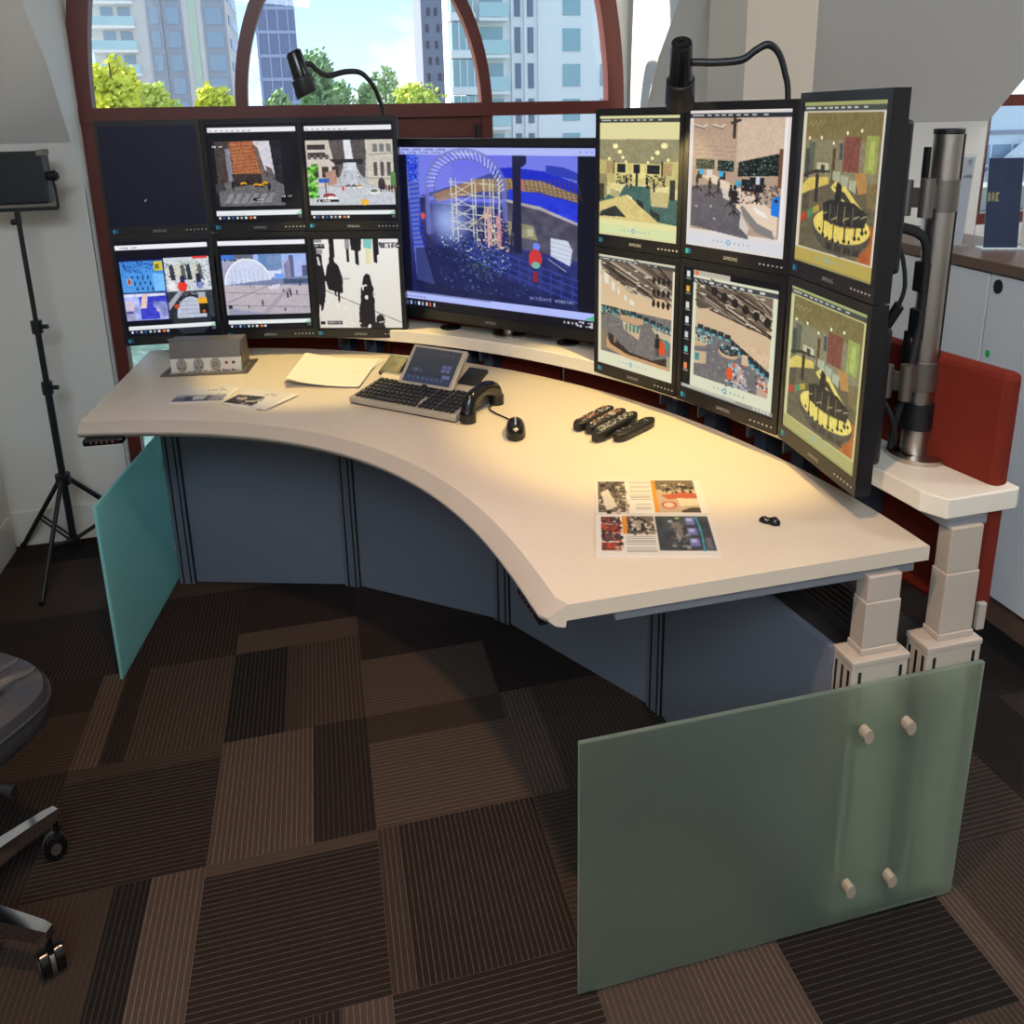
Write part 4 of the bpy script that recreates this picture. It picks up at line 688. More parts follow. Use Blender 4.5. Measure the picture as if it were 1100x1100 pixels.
def p_hall2():
    c = Cv(SW, 226, (14, 14, 20)); c.rect(.0, .0, .09, 1, (18, 18, 24))
    for y, q in ((.03, (220, 220, 220)), (.15, (226, 170, 50)), (.28, (210, 210, 200)), (.40, (220, 226, 220)), (.52, (200, 200, 200)), (.64, (110, 190, 180)), (.78, (230, 140, 90))): c.rect(.02, y, .065, y + .05, q); c.rect(.015, y + .058, .075, y + .068, (150, 150, 150))
    c.rect(.10, .015, .50, .08, (186, 178, 164)); c.ell(.14, .04, .02, .025, (226, 110, 60)); c.rect(.10, .055, .98, .955, (216, 218, 190)); c.rect(.10, .075, .98, .11, (64, 66, 70))
    for k, x in enumerate((.12, .28, .36, .44, .52, .60, .68, .80)): c.rect(x, .085, x + (.13 if k == 0 else .05), .10, (206, 208, 204))
    c.rect(.14, .115, .93, .86, (212, 184, 150)); trusses(c, .14, .115, .93, .36, 8, 46); [c.ell(.34 + .11 * p, .15 + .03 * p, .035, .035, (34, 30, 30)) for p in range(6)]; c.poly([(.14, .24), (.24, .28), (.52, .34), (.93, .42), (.93, .52), (.14, .50)], (206, 180, 146)); c.poly([(.14, .23), (.30, .29), (.18, .31), (.14, .29)], (84, 74, 66)); c.line([(.3, .30), (.93, .40)], .012, (60, 52, 46))
    c.poly([(.14, .46), (.40, .46), (.62, .53), (.93, .66), (.93, .86), (.14, .86)], (112, 108, 110)); c.grain(c.R(.14, .5, .93, .86), 12, 60); c.specks(c.R(.2, .6, .8, .84), 26, [(190, 186, 180)], 4, 2)
    for q in range(5): c.rect(.17 + .075 * q, .435 + .006 * q, .235 + .075 * q, .475 + .008 * q, (38, 48, 52)); c.rect(.18 + .075 * q, .47 + .006 * q, .22 + .075 * q, .49 + .006 * q, (90, 176, 186))
    for q in range(8): x, y = .54 + .05 * q, .485 + .022 * q; c.poly([(x, y), (x + .045, y + .02), (x + .05, y + .08), (x, y + .06)], (34, 44, 50)); c.rect(x + .01, y + .06, x + .05, y + .085, (90, 160, 176)); c.rect(x + .02, y + .085, x + .05, y + .10, (196, 176, 150))
    c.poly([(.14, .53), (.28, .52), (.32, .55), (.26, .60), (.14, .62)], (198, 168, 132)); c.specks(c.R(.14, .48, .34, .56), 70, [(40, 60, 64), (90, 180, 190), (220, 214, 200)], 4, 4); c.ell(.52, .60, .11, .045, (202, 170, 134)); c.ell(.52, .585, .10, .035, (44, 50, 56)); c.specks(c.R(.44, .54, .62, .60), 50, [(200, 200, 196), (70, 150, 160), (30, 34, 40)], 5, 4)
    c.rect(.66, .58, .72, .66, (206, 180, 150)); c.poly([(.14, .66), (.28, .64), (.28, .74), (.14, .76)], (206, 184, 148)); c.rect(.15, .67, .20, .73, (70, 140, 150)); [c.line([(.2, .66 + .02 * q), (.28, .65 + .02 * q)], .004, (150, 130, 100)) for q in range(5)]
    c.poly([(.52, .68), (.62, .66), (.70, .74), (.74, .86), (.56, .86)], (176, 168, 166)); c.specks(c.R(.50, .66, .74, .86), 130, [(226, 90, 50), (226, 222, 216), (60, 90, 150), (60, 60, 66), (70, 150, 160)], 6, 4); c.ell(.54, .76, .035, .05, (222, 88, 46)); c.poly([(.84, .72), (.93, .74), (.93, .86), (.82, .86)], (186, 160, 140)); c.specks(c.R(.80, .70, .93, .80), 50, [(222, 80, 44), (60, 60, 66), (226, 220, 210)], 7, 4)
    for k in range(8): c.ell(.38 + k * .045, .91, .008, .008, (120, 160, 170))
    c.ell(.50, .91, .02, .024, (80, 150, 186)); c.ell(.50, .91, .01, .013, (220, 222, 200)); c.rect(.0, .955, 1, .985, (150, 148, 138)); c.rect(.1, .962, .62, .972, (200, 196, 180)); c.rect(.0, .985, 1, 1, (30, 30, 34)); [c.rect(.02 + .03 * q, .962, .04 + .03 * q, .978, (200, 206, 206)) for q in range(3)]; [c.rect(.80 + .035 * q, .962, .82 + .035 * q, .978, (220, 220, 214)) for q in range(5)]; return c

# ------------------------------------------------------------------ the monitors
def monitor(name, a, b, zb, zt, label, cat, grp, cv, ins=(.016, .024, .045), depth=.045, logo=True, btn=True, shell=True, bezel=None):
    a, b = V(*a), V(*b); c = (a + b) / 2; ux2 = (b - a).normalized(); w = (b - a).length
    n2 = V(ux2.y, -ux2.x)                                       # towards the operator
    if n2.dot(V(O[0], O[1]) - c) < 0: n2 = -n2
    ux, n_ = V(ux2.x, ux2.y, 0), V(n2.x, n2.y, 0); up = V(0, 0, 1); h = zt - zb
    t = thing(name, label, cat, (c.x, c.y, zb), grp)
    def P(u, v, d): return V(c.x, c.y, zb) + ux * (u - w / 2) + up * v + n_ * d
    si, tp, bt = ins; bz = bezel or M_bezel
    m = MB()
    m.obox(P(0, 0, -depth), ux * w, up * h, n_ * (depth - .006))
    for o_, u_, v_ in ((P(0, 0, -.007), w, bt), (P(0, h - tp, -.007), w, tp), (P(0, bt, -.007), si, h - tp - bt), (P(w - si, bt, -.007), si, h - tp - bt)): m.obox(o_, ux * u_, up * v_, n_ * .007)
    obj('frame', m, bz, t)
    if shell:
        m = MB(); m.obox(P(w * .10, h * .12, -depth - .05), ux * w * .8, up * h * .74, n_ * .051); obj('back_shell', m, M_black, t, bevel=.012)
    sc = paint_mesh('screen', cv, P(si, h - tp, -.0045), ux * (w - 2 * si), -up * (h - tp - bt), M_screen, t)
    if logo: text('maker_lettering', 'SAMSUNG', .0125, P(w / 2, bt * .45, .0004), ux, up * 1.3, M_logo, t)
    if btn:
        m = MB()
        for k in range(6): m.obox(P(w * .76 + k * .016, bt * .4, 0), ux * .006, up * .005, n_ * .0012)
        obj('button', m, M_logo, t)
        m = MB(); m.obox(P(si + .004, bt * .35, 0), ux * .012, up * .016, n_ * .0008); obj('energy_sticker', m, mat('cyan_sticker', (44, 150, 176), .5), t)
        m = MB(); m.obox(P(si + .019, bt * .35, 0), ux * .007, up * .016, n_ * .0008); obj('energy_sticker', m, mat('blue_sticker', (40, 84, 150), .5), t)
    return t
LA = [((.082, .222), (.502, .200)), ((.509, .206), (.924, .124)), ((.915, .110), (1.322, -.019))]
gl = 'monitors of the left array'; gr = 'monitors of the right array'
ll = [[('black monitor showing a dark empty screen with dust specks', p_dark), ('black monitor showing yellow taxis on a street below an orange brick building', p_street), ('black monitor showing a busy city street with green trees and white facades', p_city)],
      [('black monitor showing a four-way split picture tinted blue and white', p_quad), ('black monitor showing a wide plaza before a white arched hall', p_plaza), ('black monitor showing dark silhouettes of people on a white floor', p_people)]]
for r in (0, 1):
    for k, (a, b_) in enumerate(LA):
        z1, z0 = (2.1425, 1.655) if r == 0 else (1.652, 1.162)
        lbl, f_ = ll[r][k]; monitor('monitor', a, b_, z0, z1, lbl, 'monitor', gl, f_(), (.014, .022 if f_ is not p_people else .030, .040))
RA = [((1.969, -.730), (2.143, -1.093), 2.150), ((2.143, -1.101), (2.291, -1.502), 2.162), ((2.293, -1.509), (2.260, -1.926), 2.177)]
rl = [[('black monitor showing a pale yellow office with a green carpet', p_office), ('black monitor showing rows of operator desks on a grey carpet', p_rows), ('tall black monitor nearest the steel pole showing a yellow tinted round desk', lambda: p_desk(0))],
      [('black monitor showing a large hall with a curved wooden counter in front', p_hall), ('black monitor showing a hall of desks with a column of desktop icons at its left', p_hall2), ('lower black monitor hanging over the desk edge showing a pale yellow round desk', lambda: p_desk(1))]]
for r in (0, 1):
    for k, (a, b_, zt) in enumerate(RA):
        zm = 1.16 + (zt - 1.16) * .5; lbl, f_ = rl[r][k]
        z1, z0 = (zt, zm + .002) if r == 0 else (zm - .002, 1.16)
        monitor('monitor', a, b_, z0, z1, lbl, 'monitor', gr, f_(), (.018, .026, .045))
wm = monitor('large_monitor', (1.302, .105), (2.016, -.636), 1.245, 2.045, 'large black widescreen monitor showing a blue lit construction site', 'monitor', None, p_site(), (.016, .028, .045), .05, True, False)
m = MB(); fx, fy = 1.749, -.234; m.disc((fx, fy, 1.2005), .075, .008); m.disc((fx, fy, 1.208), .026, .03, 24); obj('stand_foot', m, M_alu, wm, smooth=True)
m = MB(); m.tube([(fx, fy, 1.232), (fx + .0, fy + .0, 1.50)], .024, 16); m.bar((fx - .06, fy + .06), (fx + .06, fy - .06), .06, 1.40, 1.60); obj('stand_neck', m, M_dalu, wm)

# ------------------------------------------------------------------ pole with arms beside the right array
px_, py_ = 2.518, -1.818
pole = thing('monitor_pole', 'grey aluminium monitor pole with swing arms on a round foot, beside the yellow tinted screens', 'monitor pole', (px_, py_, 1.2))
m = MB(); m.disc((px_ + .01, py_ - .005, 1.2005), .078, .012, hole=.028); m.prism([(px_ - .04, py_ - .03), (px_ + .02, py_ - .03), (px_ + .02, py_ + .035), (px_ - .04, py_ + .035)], 1.2005, 1.2125); obj('foot_plate', m, M_steel, pole, smooth=True)
m = MB(); m.tube([(px_, py_, 1.212), (px_, py_, 2.068)], .034, 24); obj('pole', m, M_alu, pole, smooth=True)
m = MB()
for dx, dy in ((.0265, -.0205), (.0315, -.0115), (.0335, -.001)): m.box(px_ + dx - .003, px_ + dx + .003, py_ + dy - .004, py_ + dy + .004, 1.213, 2.066)
obj('groove', m, M_groove, pole)
m = MB(); m.disc((px_, py_, 2.066), .036, .014, 24); obj('cap', m, M_black, pole, smooth=True, bevel=.003)
mx_, my_ = 2.365, -1.745
for za in (1.915, 1.435):
    m = MB(); m.disc((px_, py_, za - .04), .0385, .08, 24); ar = obj('swing_arm', m, M_dalu, pole, smooth=True)
    kx, ky = px_ - .085, py_ - .045
    m = MB(); m.bar((px_ - .02, py_), (kx, ky), .024, za - .03, za + .03); m.disc((kx, ky, za - .048), .017, .096, 20); obj('elbow', m, M_dalu, ar, smooth=True)
    m = MB(); m.bar((kx, ky), (mx_, my_), .022, za - .024, za + .024); m.disc((kx - .038, ky + .028, za - .044), .016, .088, 20); m.bar((mx_ - .0, my_ - .05), (mx_, my_ + .05), .012, za - .065, za + .065); obj('mounting_plate', m, M_dalu, ar, smooth=True)
    m = MB(); m.tube([(px_ - .028, py_ + .02, za + .02), (px_ - .042, py_ + .02, za + .02)], .012, 12); m.box(px_ - .046, px_ - .036, py_ + .012, py_ + .028, za + .03, za + .12); obj('clamp_lever', m, M_black, ar)
for z0, z1 in ((1.665, 1.745), (1.54, 1.62)):
    m = MB(); m.box(px_ - .045, px_ - .022, py_ - .02, py_ + .02, z0, z1); obj('cable_clip', m, M_black, pole, bevel=.004)
m = MB(); m.disc((px_, py_, 1.285), .041, .075, 20); obj('cable_collar', m, M_black, pole, smooth=True)
def cable(name, pts, r, label, parent=None, cat='cable'):
    P = [Vector(p) for p in pts]; out = []
    for i in range(len(P) - 1):
        p0, p1, p2, p3 = P[max(i - 1, 0)], P[i], P[i + 1], P[min(i + 2, len(P) - 1)]
        for t in np.linspace(0, 1, 9)[:-1]:
            out.append(.5 * ((2 * p1) + (p2 - p0) * t + (2 * p0 - 5 * p1 + 4 * p2 - p3) * t * t + (3 * p1 - p0 - 3 * p2 + p3) * t ** 3))
    out.append(P[-1]); m = MB(); m.tube(out, r, 8); o = obj(name, m, M_rubber, parent, smooth=True)
    if label: tag(o, label, cat)
    return o
mc = cable('monitor_cable', [(2.35, -1.79, 1.86), (2.385, -1.84, 1.80), (2.40, -1.86, 1.70), (2.39, -1.85, 1.63), (2.375, -1.83, 1.58), (2.34, -1.80, 1.565)], .0055, 'black monitor cable with a ferrite lump looping behind the rightmost screens')
m = MB(); m.tube([(2.395, -1.855, 1.645), (2.378, -1.835, 1.588)], .013, 14); obj('ferrite_core', m, M_black, mc, smooth=True)
cable('video_cable', [(2.40, -1.80, 1.84), (2.46, -1.83, 1.815), (2.482, -1.83, 1.74), (2.485, -1.83, 1.6), (2.47, -1.835, 1.50), (2.455, -1.84, 1.42), (2.44, -1.83, 1.32), (2.46, -1.80, 1.23)], .010, 'thick black cable clipped along the steel monitor pole')
cable('power_lead', [(2.40, -1.80, 1.40), (2.42, -1.84, 1.33), (2.455, -1.82, 1.26), (2.47, -1.79, 1.22)], .006, 'thin black lead hanging to the shelf at the foot of the pole')

# ------------------------------------------------------------------ gooseneck desk lamps
def lamp(name, label, top, bot, neck, root, grp):
    t = thing(name, label, 'desk lamp', (root[0], root[1], 1.2005), grp)
    a, b_ = Vector(top), Vector(bot); d = b_ - a
    m = MB(); m.tube([a, a + d * .04, a + d * .62], [.030, .0325, .036], 28); obj('lamp_head', m, M_gloss, t, smooth=True)
    at_ = V(d.x, d.y, d.z / K).normalized(); e1 = at_.orthogonal().normalized(); e2 = at_.cross(e1); m = MB()
    for k in range(12):
        w = e1 * math.cos(PI * k / 6) + e2 * math.sin(PI * k / 6); p, q = w * .010, w * .023
        m.tube([(a.x + p.x - at_.x * .0008, a.y + p.y - at_.y * .0008, a.z + (p.z - at_.z * .0008) * K), (a.x + q.x - at_.x * .0008, a.y + q.y - at_.y * .0008, a.z + (q.z - at_.z * .0008) * K)], .0022, 6)
    obj('vent_slot', m, M_groove, t)
    m = MB(); m.tube([a + d * .58, a + d * .60, a + d * .97, a + d], [.038, .043, .045, .043], 28, cap=False); m.tube([a + d, a + d * .9], [.041, .02], 28, cap=False); obj('shade_collar', m, M_black, t, smooth=True)
    m = MB(); c = a + d * .93; m.tube([c, c + d * .01], .026, 20); obj('bulb', m, emis('warm_bulb', (255, 224, 170), 6), t)
    P = [Vector(p) for p in neck]; out = []
    for i in range(len(P) - 1):
        p0, p1, p2, p3 = P[max(i - 1, 0)], P[i], P[i + 1], P[min(i + 2, len(P) - 1)]
        for u in np.linspace(0, 1, 9)[:-1]: out.append(.5 * ((2 * p1) + (p2 - p0) * u + (2 * p0 - 5 * p1 + 4 * p2 - p3) * u * u + (3 * p1 - p0 - 3 * p2 + p3) * u ** 3))
    out.append(P[-1]); m = MB(); m.tube(out, .0088, 10); obj('gooseneck', m, M_black, t, smooth=True)
    m = MB(); m.disc((root[0], root[1], 1.2005), .045, .02, 24); obj('lamp_foot', m, M_black, t, smooth=True)
lamp('gooseneck_lamp', 'black gooseneck lamp hanging upright in front of the right monitor array', (2.052, -1.249, 2.330), (2.084, -1.181, 2.158),
     [(2.085, -1.226, 2.277), (2.113, -1.237, 2.276), (2.164, -1.257, 2.274), (2.232, -1.283, 2.280), (2.271, -1.292, 2.306), (2.304, -1.303, 2.321), (2.336, -1.308, 2.299), (2.360, -1.312, 2.241), (2.375, -1.315, 2.15), (2.378, -1.317, 1.8), (2.378, -1.317, 1.21)], (2.378, -1.317), 'gooseneck lamps')
lamp('gooseneck_lamp', 'black gooseneck lamp tilted in front of the arched window', (.922, -.03, 2.398), (.965, -.03, 2.232),
     [(.955, -.025, 2.352), (.989, -.02, 2.351), (1.010, 0, 2.330), (1.053, .02, 2.309), (1.132, .049, 2.325), (1.191, .074, 2.322), (1.233, .089, 2.284), (1.263, .11, 2.227), (1.284, .118, 2.13), (1.286, .119, 1.8), (1.286, .119, 1.21)], (1.286, .119), 'gooseneck lamps')

# ------------------------------------------------------------------ things on the desk
def HZ(z): return H + .0006 + z
so = thing('socket_box', 'grey pop-up socket box with three outlets set in the left of the desk', 'power socket', (.44, .03, H))
e1 = V(.98, -.16, 0).normalized(); e2 = V(.16, .98, 0).normalized(); o_ = V(.262, -.035, H + .0005)
m = MB()
for a, b_, c_, d_ in ((0, .365, 0, .022), (0, .365, .178, .2), (0, .022, .022, .178), (.343, .365, .022, .178)): m.obox(o_ + e1 * a + e2 * c_, e1 * (b_ - a), e2 * (d_ - c_), (0, 0, .006))
obj('surround', m, M_dalu, so)
fo = o_ + e1 * .030 + e2 * .050; fw, fh = .300, .064
m = MB(); m.obox(fo, e1 * fw, e2 * .10, (0, 0, fh)); fp = obj('socket_strip', m, mat('off_white_plastic', (214, 208, 200), .45), so, bevel=.003)
m = MB(); lo_ = fo + V(0, 0, fh)
m.extr([lo_ + e2 * -.002, lo_ + e2 * .02 + V(0, 0, .074), lo_ + e2 * .10 + V(0, 0, .074), lo_ + e2 * .118 + V(0, 0, -.06), lo_ + e2 * .1], e1 * fw)
m.extr([fo + e1 * fw, fo + e1 * fw + e2 * .118, lo_ + e1 * fw + e2 * .118, lo_ + e1 * fw + e2 * .10 + V(0, 0, .074), lo_ + e1 * fw + e2 * .02 + V(0, 0, .074)], e1 * .006); obj('flip_lid', m, mat('dark_grey_lid', (104, 98, 96), .45, .4), so, bevel=.002)
for k in range(3):
    c = fo + e1 * (.048 + .072 * k) + V(0, 0, .034); m = MB(); m.tube([c, c - e2 * .004], .022, 24); s_ = obj('socket', m, mat('grey_outlet', (150, 145, 140), .5), so, smooth=True); m = MB()
    if k < 2:
        for u, v in ((0, .013), (-.010, -.010), (.010, -.010)): m.obox(c - e2 * .0045 + e1 * (u - (.0015 if u == 0 else .0035)) + V(0, 0, v - .004), e1 * (.003 if u == 0 else .007), e2 * .0008, (0, 0, .010 if u == 0 else .005))
    else:
        for u, v, w, h_ in ((-.008, .006, .016, .002), (-.008, -.012, .002, .018), (.006, -.006, .002, .012), (-.008, -.006, .016, .002)): m.obox(c - e2 * .0045 + e1 * u + V(0, 0, v), e1 * w, e2 * .0008, (0, 0, h_))
    obj('socket_slot', m, M_groove, s_)
m = MB(); r_ = random.Random(5); u = .075
while u < .292:
    h_ = r_.choice([.003, .005, .004, .008]) * (1 if u < .19 else 1.5); m.obox(fo + e1 * u - e2 * .0006 + V(0, 0, .002), e1 * .0035, e2 * .0005, (0, 0, h_)); u += .0045 if r_.random() < .8 else .012
obj('skyline_print', m, M_groove, fp)
for u, q in ((.232, (150, 60, 40)), (.262, (40, 44, 46))):
    c = fo + e1 * u + V(0, 0, .034); m = MB(); m.obox(c - e2 * .003, e1 * .012, e2 * .002, (0, 0, .012)); obj('data_port', m, mat('port_%d' % q[0], q, .5), so)

def sheet(name, label, cat, corners, z, cv, thick=.0015, group=None, pages=None, brown=None):
    c = [V(x, y, H + .0006 + z) for x, y in corners]; cen = sum(c, V(0, 0, 0)) / 4
    t = thing(name, label, cat, (cen.x, cen.y, H + .0006 + z), group)
    m = MB(); m.prism([(p.x, p.y) for p in c], H + .0006 + z, H + .0006 + z + thick); obj('pages', m, M_paper, t)
    bl, br, tr_, tl = c; up = V(0, 0, thick + .0004); ux = (br - bl); vd = (bl - tl)
    cv.a *= .84; paint_mesh('printed_cover', cv, tl + up, ux, vd, M_print, t); return t
def cover(kind, w=120, h=84):
    c = Cv(w, h, (236, 232, 228))
    if kind == 0:
        c.dsh(.52, .26, 12, (70, 70, 80)); c.dsh(.66, .14, 4, (120, 120, 130)); c.rect(.02, .55, .98, .92, (110, 112, 124)); c.poly([(.02, .55), (.98, .55), (.98, .66), (.02, .70)], (170, 172, 186)); c.rect(.22, .62, .36, .90, (66, 66, 76)); c.poly([(.36, .66), (.62, .62), (.60, .80), (.40, .84)], (214, 216, 224)); c.rect(.62, .60, .70, .92, (70, 72, 84)); c.poly([(.70, .72), (.98, .64), (.98, .86), (.70, .90)], (150, 152, 164)); c.grain(c.R(.02, .55, .98, .92), 22, 24); c.line([(.76, .05), (.84, .95)], .012, (170, 168, 166))
    elif kind == 1:
        c.dsh(.52, .22, 8, (70, 70, 76)); c.dsh(.60, .12, 5, (120, 116, 112)); c.poly([(.02, .42), (.60, .36), (.66, .92), (.02, .95)], (44, 42, 40)); c.specks(c.R(.04, .44, .60, .90), 60, [(190, 186, 176), (90, 86, 80), (20, 20, 20)], 3, 9); c.grain(c.R(.02, .36, .66, .95), 30, 16); c.poly([(.1, .6), (.3, .55), (.34, .66), (.14, .7)], (204, 198, 186)); c.poly([(.36, .7), (.56, .62), (.58, .7), (.4, .8)], (196, 190, 178))
    else: c.dsh(.56, .50, 5, (196, 190, 182)); c.line([(.55, .60), (.72, .61)], .006, (206, 200, 190))
    return c
sheet('brochure', 'white brochure with a grey office picture lying nearest the socket box', 'brochure', [(.352, -.408), (.551, -.447), (.612, -.287), (.392, -.215)], 0, cover(0), .003, 'brochures on the left of the desk')
sheet('brochure', 'white brochure with a dark picture lying turned towards the front edge', 'brochure', [(.554, -.476), (.722, -.596), (.838, -.461), (.648, -.326)], .0036, cover(1), .004, 'brochures on the left of the desk')
sheet('brochure', 'folded brochure showing its edge underneath the turned dark one', 'brochure', [(.566, -.492), (.690, -.578), (.79, -.46), (.66, -.35)], 0, cover(1), .003, 'brochures on the left of the desk')
def curled(label, pr, z, lift, printed):
    cen = sum(pr, V(0, 0)) / 4; t = thing('paper_sheet', label, 'paper', (cen.x, cen.y, H + .0006 + z), 'fanned papers in the lamplight')
    bl, br, tr_, tl = pr; top = []
    for u in np.linspace(0, 1, 17):
        p, q = bl.lerp(br, u), tl.lerp(tr_, u); zz = H + .0014 + z + lift * (1 - u) ** 3
        top.append([(w.x, w.y, zz) for w in (p, p.lerp(q, .5), q)])
    bot = [[(x, y, zz - .0011) for x, y, zz in r] for r in top]; m = MB(); m.grid([r[::-1] for r in top]); m.grid(bot)
    m.grid([top[0][::1], bot[0]]); m.grid([bot[-1], top[-1]]); m.grid([[r[0] for r in bot], [r[0] for r in top]]); m.grid([[r[2] for r in top], [r[2] for r in bot]])
    obj('leaf', m, M_paper, t, smooth=True, angle=50)
    if printed:
        c = bl.lerp(tl, .5).lerp(br.lerp(tr_, .5), .72); d = (br - bl).normalized(); m = MB()
        for q in range(7): o_ = c + d * (.012 * q - .04); m.obox((o_.x, o_.y, H + .0015 + z), V(d.x, d.y, 0) * .008, V(-d.y, d.x, 0) * .006, (0, 0, .0004))
        obj('printed_heading', m, mat('faint_print', (160, 152, 146), .7), t)
for k in range(4):
    a = math.radians([-7, -3.5, 1, 4][k]); pr = [V(.784, -.30), V(1.06, -.425), V(1.20, -.06), V(.885, .056)]; c0 = V(1.17, -.2)
    curled(['white paper sheet at the bottom of the fanned pile beside the terminal', 'second sheet up in the fanned paper pile', 'third sheet up in the fanned paper pile', 'top sheet of the fanned paper pile with a faint grey line of text'][k], [c0 + Matrix.Rotation(a, 2) @ (p - c0) for p in pr], .0022 * k, [.0, .010, .020, .030][k], k == 3)
def spread():
    c = Cv(150, 120, (238, 232, 222)); G = (150, 146, 140)
    c.rect(.03, .03, .28, .50 - .02, (112, 98, 86)); c.specks(c.R(.03, .03, .28, .48), 110, [(206, 196, 180), (60, 52, 46), (160, 140, 120), (36, 32, 30)], 3, 6); c.poly([(.05, .2), (.12, .15), (.2, .4), (.1, .46)], (222, 212, 196))
    [c.line([(.32, .04 + .022 * k), (.52 - .01 * (k % 3), .04 + .022 * k)], .007, G) for k in range(13)]; [c.line([(.36, .37 + .022 * k), (.50, .37 + .022 * k)], .007, G) for k in range(4)]
    c.rect(.53, .02, .57, .48, (232, 148, 50)); c.rect(.57, .02, .93, .48, (200, 176, 148)); c.rect(.57, .02, .93, .16, (120, 104, 88)); c.specks(c.R(.6, .05, .9, .2), 60, [(40, 36, 34), (210, 190, 160)], 4, 5); c.poly([(.60, .24), (.80, .20), (.93, .22), (.93, .28), (.66, .30)], (196, 90, 60)); c.ell(.66, .38, .07, .05, (206, 80, 60)); c.ell(.66, .38, .05, .035, (226, 206, 180)); c.poly([(.76, .46), (.84, .42), (.93, .42), (.93, .48), (.76, .48)], (70, 54, 50)); c.poly([(.74, .28), (.93, .30), (.93, .38), (.76, .40)], (232, 214, 186))
    c.line([(0, .505), (1, .505)], .012, (196, 186, 174))
    for q in range(4): c.rect(.05, .54 + .105 * q, .21, .635 + .105 * q, [(70, 50, 50), (140, 60, 44), (76, 70, 76), (120, 56, 44)][q]); c.specks(c.R(.05, .54 + .105 * q, .21, .635 + .105 * q), 26, [(210, 190, 170), (200, 70, 40), (40, 36, 40)], q, 4)
    c.rect(.23, .53, .265, .76, (236, 150, 44)); c.rect(.265, .53, .50, .76, (120, 106, 92)); c.ell(.36, .64, .085, .09, (44, 40, 40)); c.ell(.36, .64, .06, .06, (170, 156, 136)); c.specks(c.R(.265, .53, .5, .76), 50, [(220, 206, 186), (36, 34, 36)], 6, 4); [c.line([(.25, .79 + .022 * k), (.49, .79 + .022 * k)], .007, G) for k in range(9)]
    c.rect(.515, .53, .965, .95, (66, 72, 78)); c.grain(c.R(.515, .53, .965, .95), 16, 20); [c.line([(.535, .60 + .025 * k), (.60, .60 + .025 * k)], .006, (130, 136, 140)) for k in range(12)]
    for q in range(3): c.rect(.77, .55 + .13 * q, .85, .64 + .13 * q, (120, 124, 190)); c.rect(.78, .56 + .13 * q, .83, .60 + .13 * q, (190, 190, 230))
    c.poly([(.64, .62), (.72, .60), (.74, .80), (.68, .86)], (130, 124, 116)); c.line([(.86, .53), (.875, .64), (.88, .78), (.87, .95)], .02, (60, 160, 190)); c.rect(.9, .8, .95, .93, (110, 110, 116)); c.ell(.70, .56, .02, .015, (150, 190, 70)); c.rect(.62, .58, .66, .62, (190, 190, 196)); c.specks(c.R(.62, .6, .76, .9), 50, [(160, 156, 150), (90, 96, 100), (50, 54, 60)], 7, 5)
    c.line([(.012, .58), (.012, .94)], .004, (120, 116, 112)); c.line([(.012, .05), (.012, .3)], .004, (120, 116, 112)); return c
sheet('magazine', 'open magazine with photo spreads lying on the right half of the desk', 'magazine', [(1.567, -1.898), (1.862, -1.982), (1.975, -1.578), (1.704, -1.498)], 0, spread(), .006)

# operator terminal: keyboard base, tilted touch screen, two side pods
ex, ey = V(.743, -.670, 0), V(.670, .743, 0); T0 = V(1.03, -.60, H + .0008)
def TP(u, v, z): return T0 + ex * u + ey * v + V(0, 0, z)
term = thing('operator_terminal', 'silver grey operator terminal with keyboard and tilted touch screen', 'terminal', TP(.24, .15, 0))
m = MB(); m.extr([TP(0, 0, .004), TP(0, .0, .026), TP(0, .19, .048), TP(0, .21, .060), TP(0, .30, .060), TP(0, .30, .004)], ex * .478); obj('housing', m, M_sil, term, bevel=.004)
m = MB(); m.extr([TP(.004, .004, 0), TP(.004, .30, 0), TP(.004, .30, .006), TP(.004, .004, .006)], ex * .47); obj('base_plate', m, M_black, term)
m = MB(); sl = (.048 - .026) / .19
for r in range(6):
    v = .014 + r * .0285; u = .018; k = 0
    while u < .452:
        w = .0205
        if r == 0 and k == 4: w = .105
        elif (k == 0 and r in (1, 2)): w = .03
        if not (.296 < u < .306 or .366 < u < .374):
            z = .026 + sl * v + .001; q = [TP(u + .0026, v, z), TP(u + w - .0026, v, z), TP(u + w - .0026, v + .0205, z + sl * .0205), TP(u + .0026, v + .0205, z + sl * .0205)]
            m.extr(q, (0, 0, .007))
        u += w + .0015; k += 1
        if abs(u - .300) < .012: u = .307
        if abs(u - .370) < .012: u = .376
obj('keys', m, M_key, term)
s0, s1, s2, s3 = TP(.112, .160, .052), TP(.362, .160, .052), TP(.362, .285, .176), TP(.112, .285, .176); nn = (s1 - s0).cross(s3 - s0).normalized()
if nn.z < 0: nn = -nn
m = MB(); m.extr([s0, s1, s2, s3], -nn * .022); obj('screen_housing', m, M_sil, term, bevel=.005)
c = Cv(110, 90, (52, 54, 66)); d = (c.X - .45) ** 2 / .12 + (c.Y - .12) ** 2 / .12; c.grad(c.R(0, 0, 1, .75), (84, 84, 88), (56, 60, 78)); c.rect(0, .78, 1, 1, (66, 74, 104)); [c.ell(.10 + .1 * k, .86, .022, .03, (110, 120, 160)) for k in range(8)]; c.rect(.72, .42, .90, .62, (120, 124, 176)); c.line([(.72, .52), (.90, .52)], .02, (70, 74, 110)); c.line([(.81, .42), (.81, .62)], .02, (70, 74, 110)); c.rect(.78, .70, .95, .80, (120, 124, 180)); c.dsh(.10, .60, 6, (150, 156, 170)); c.dsh(.16, .66, 5, (120, 126, 150)); [c.rect(.62 + .1 * k, .12, .65 + .1 * k, .16, (120, 124, 150)) for k in range(3)]
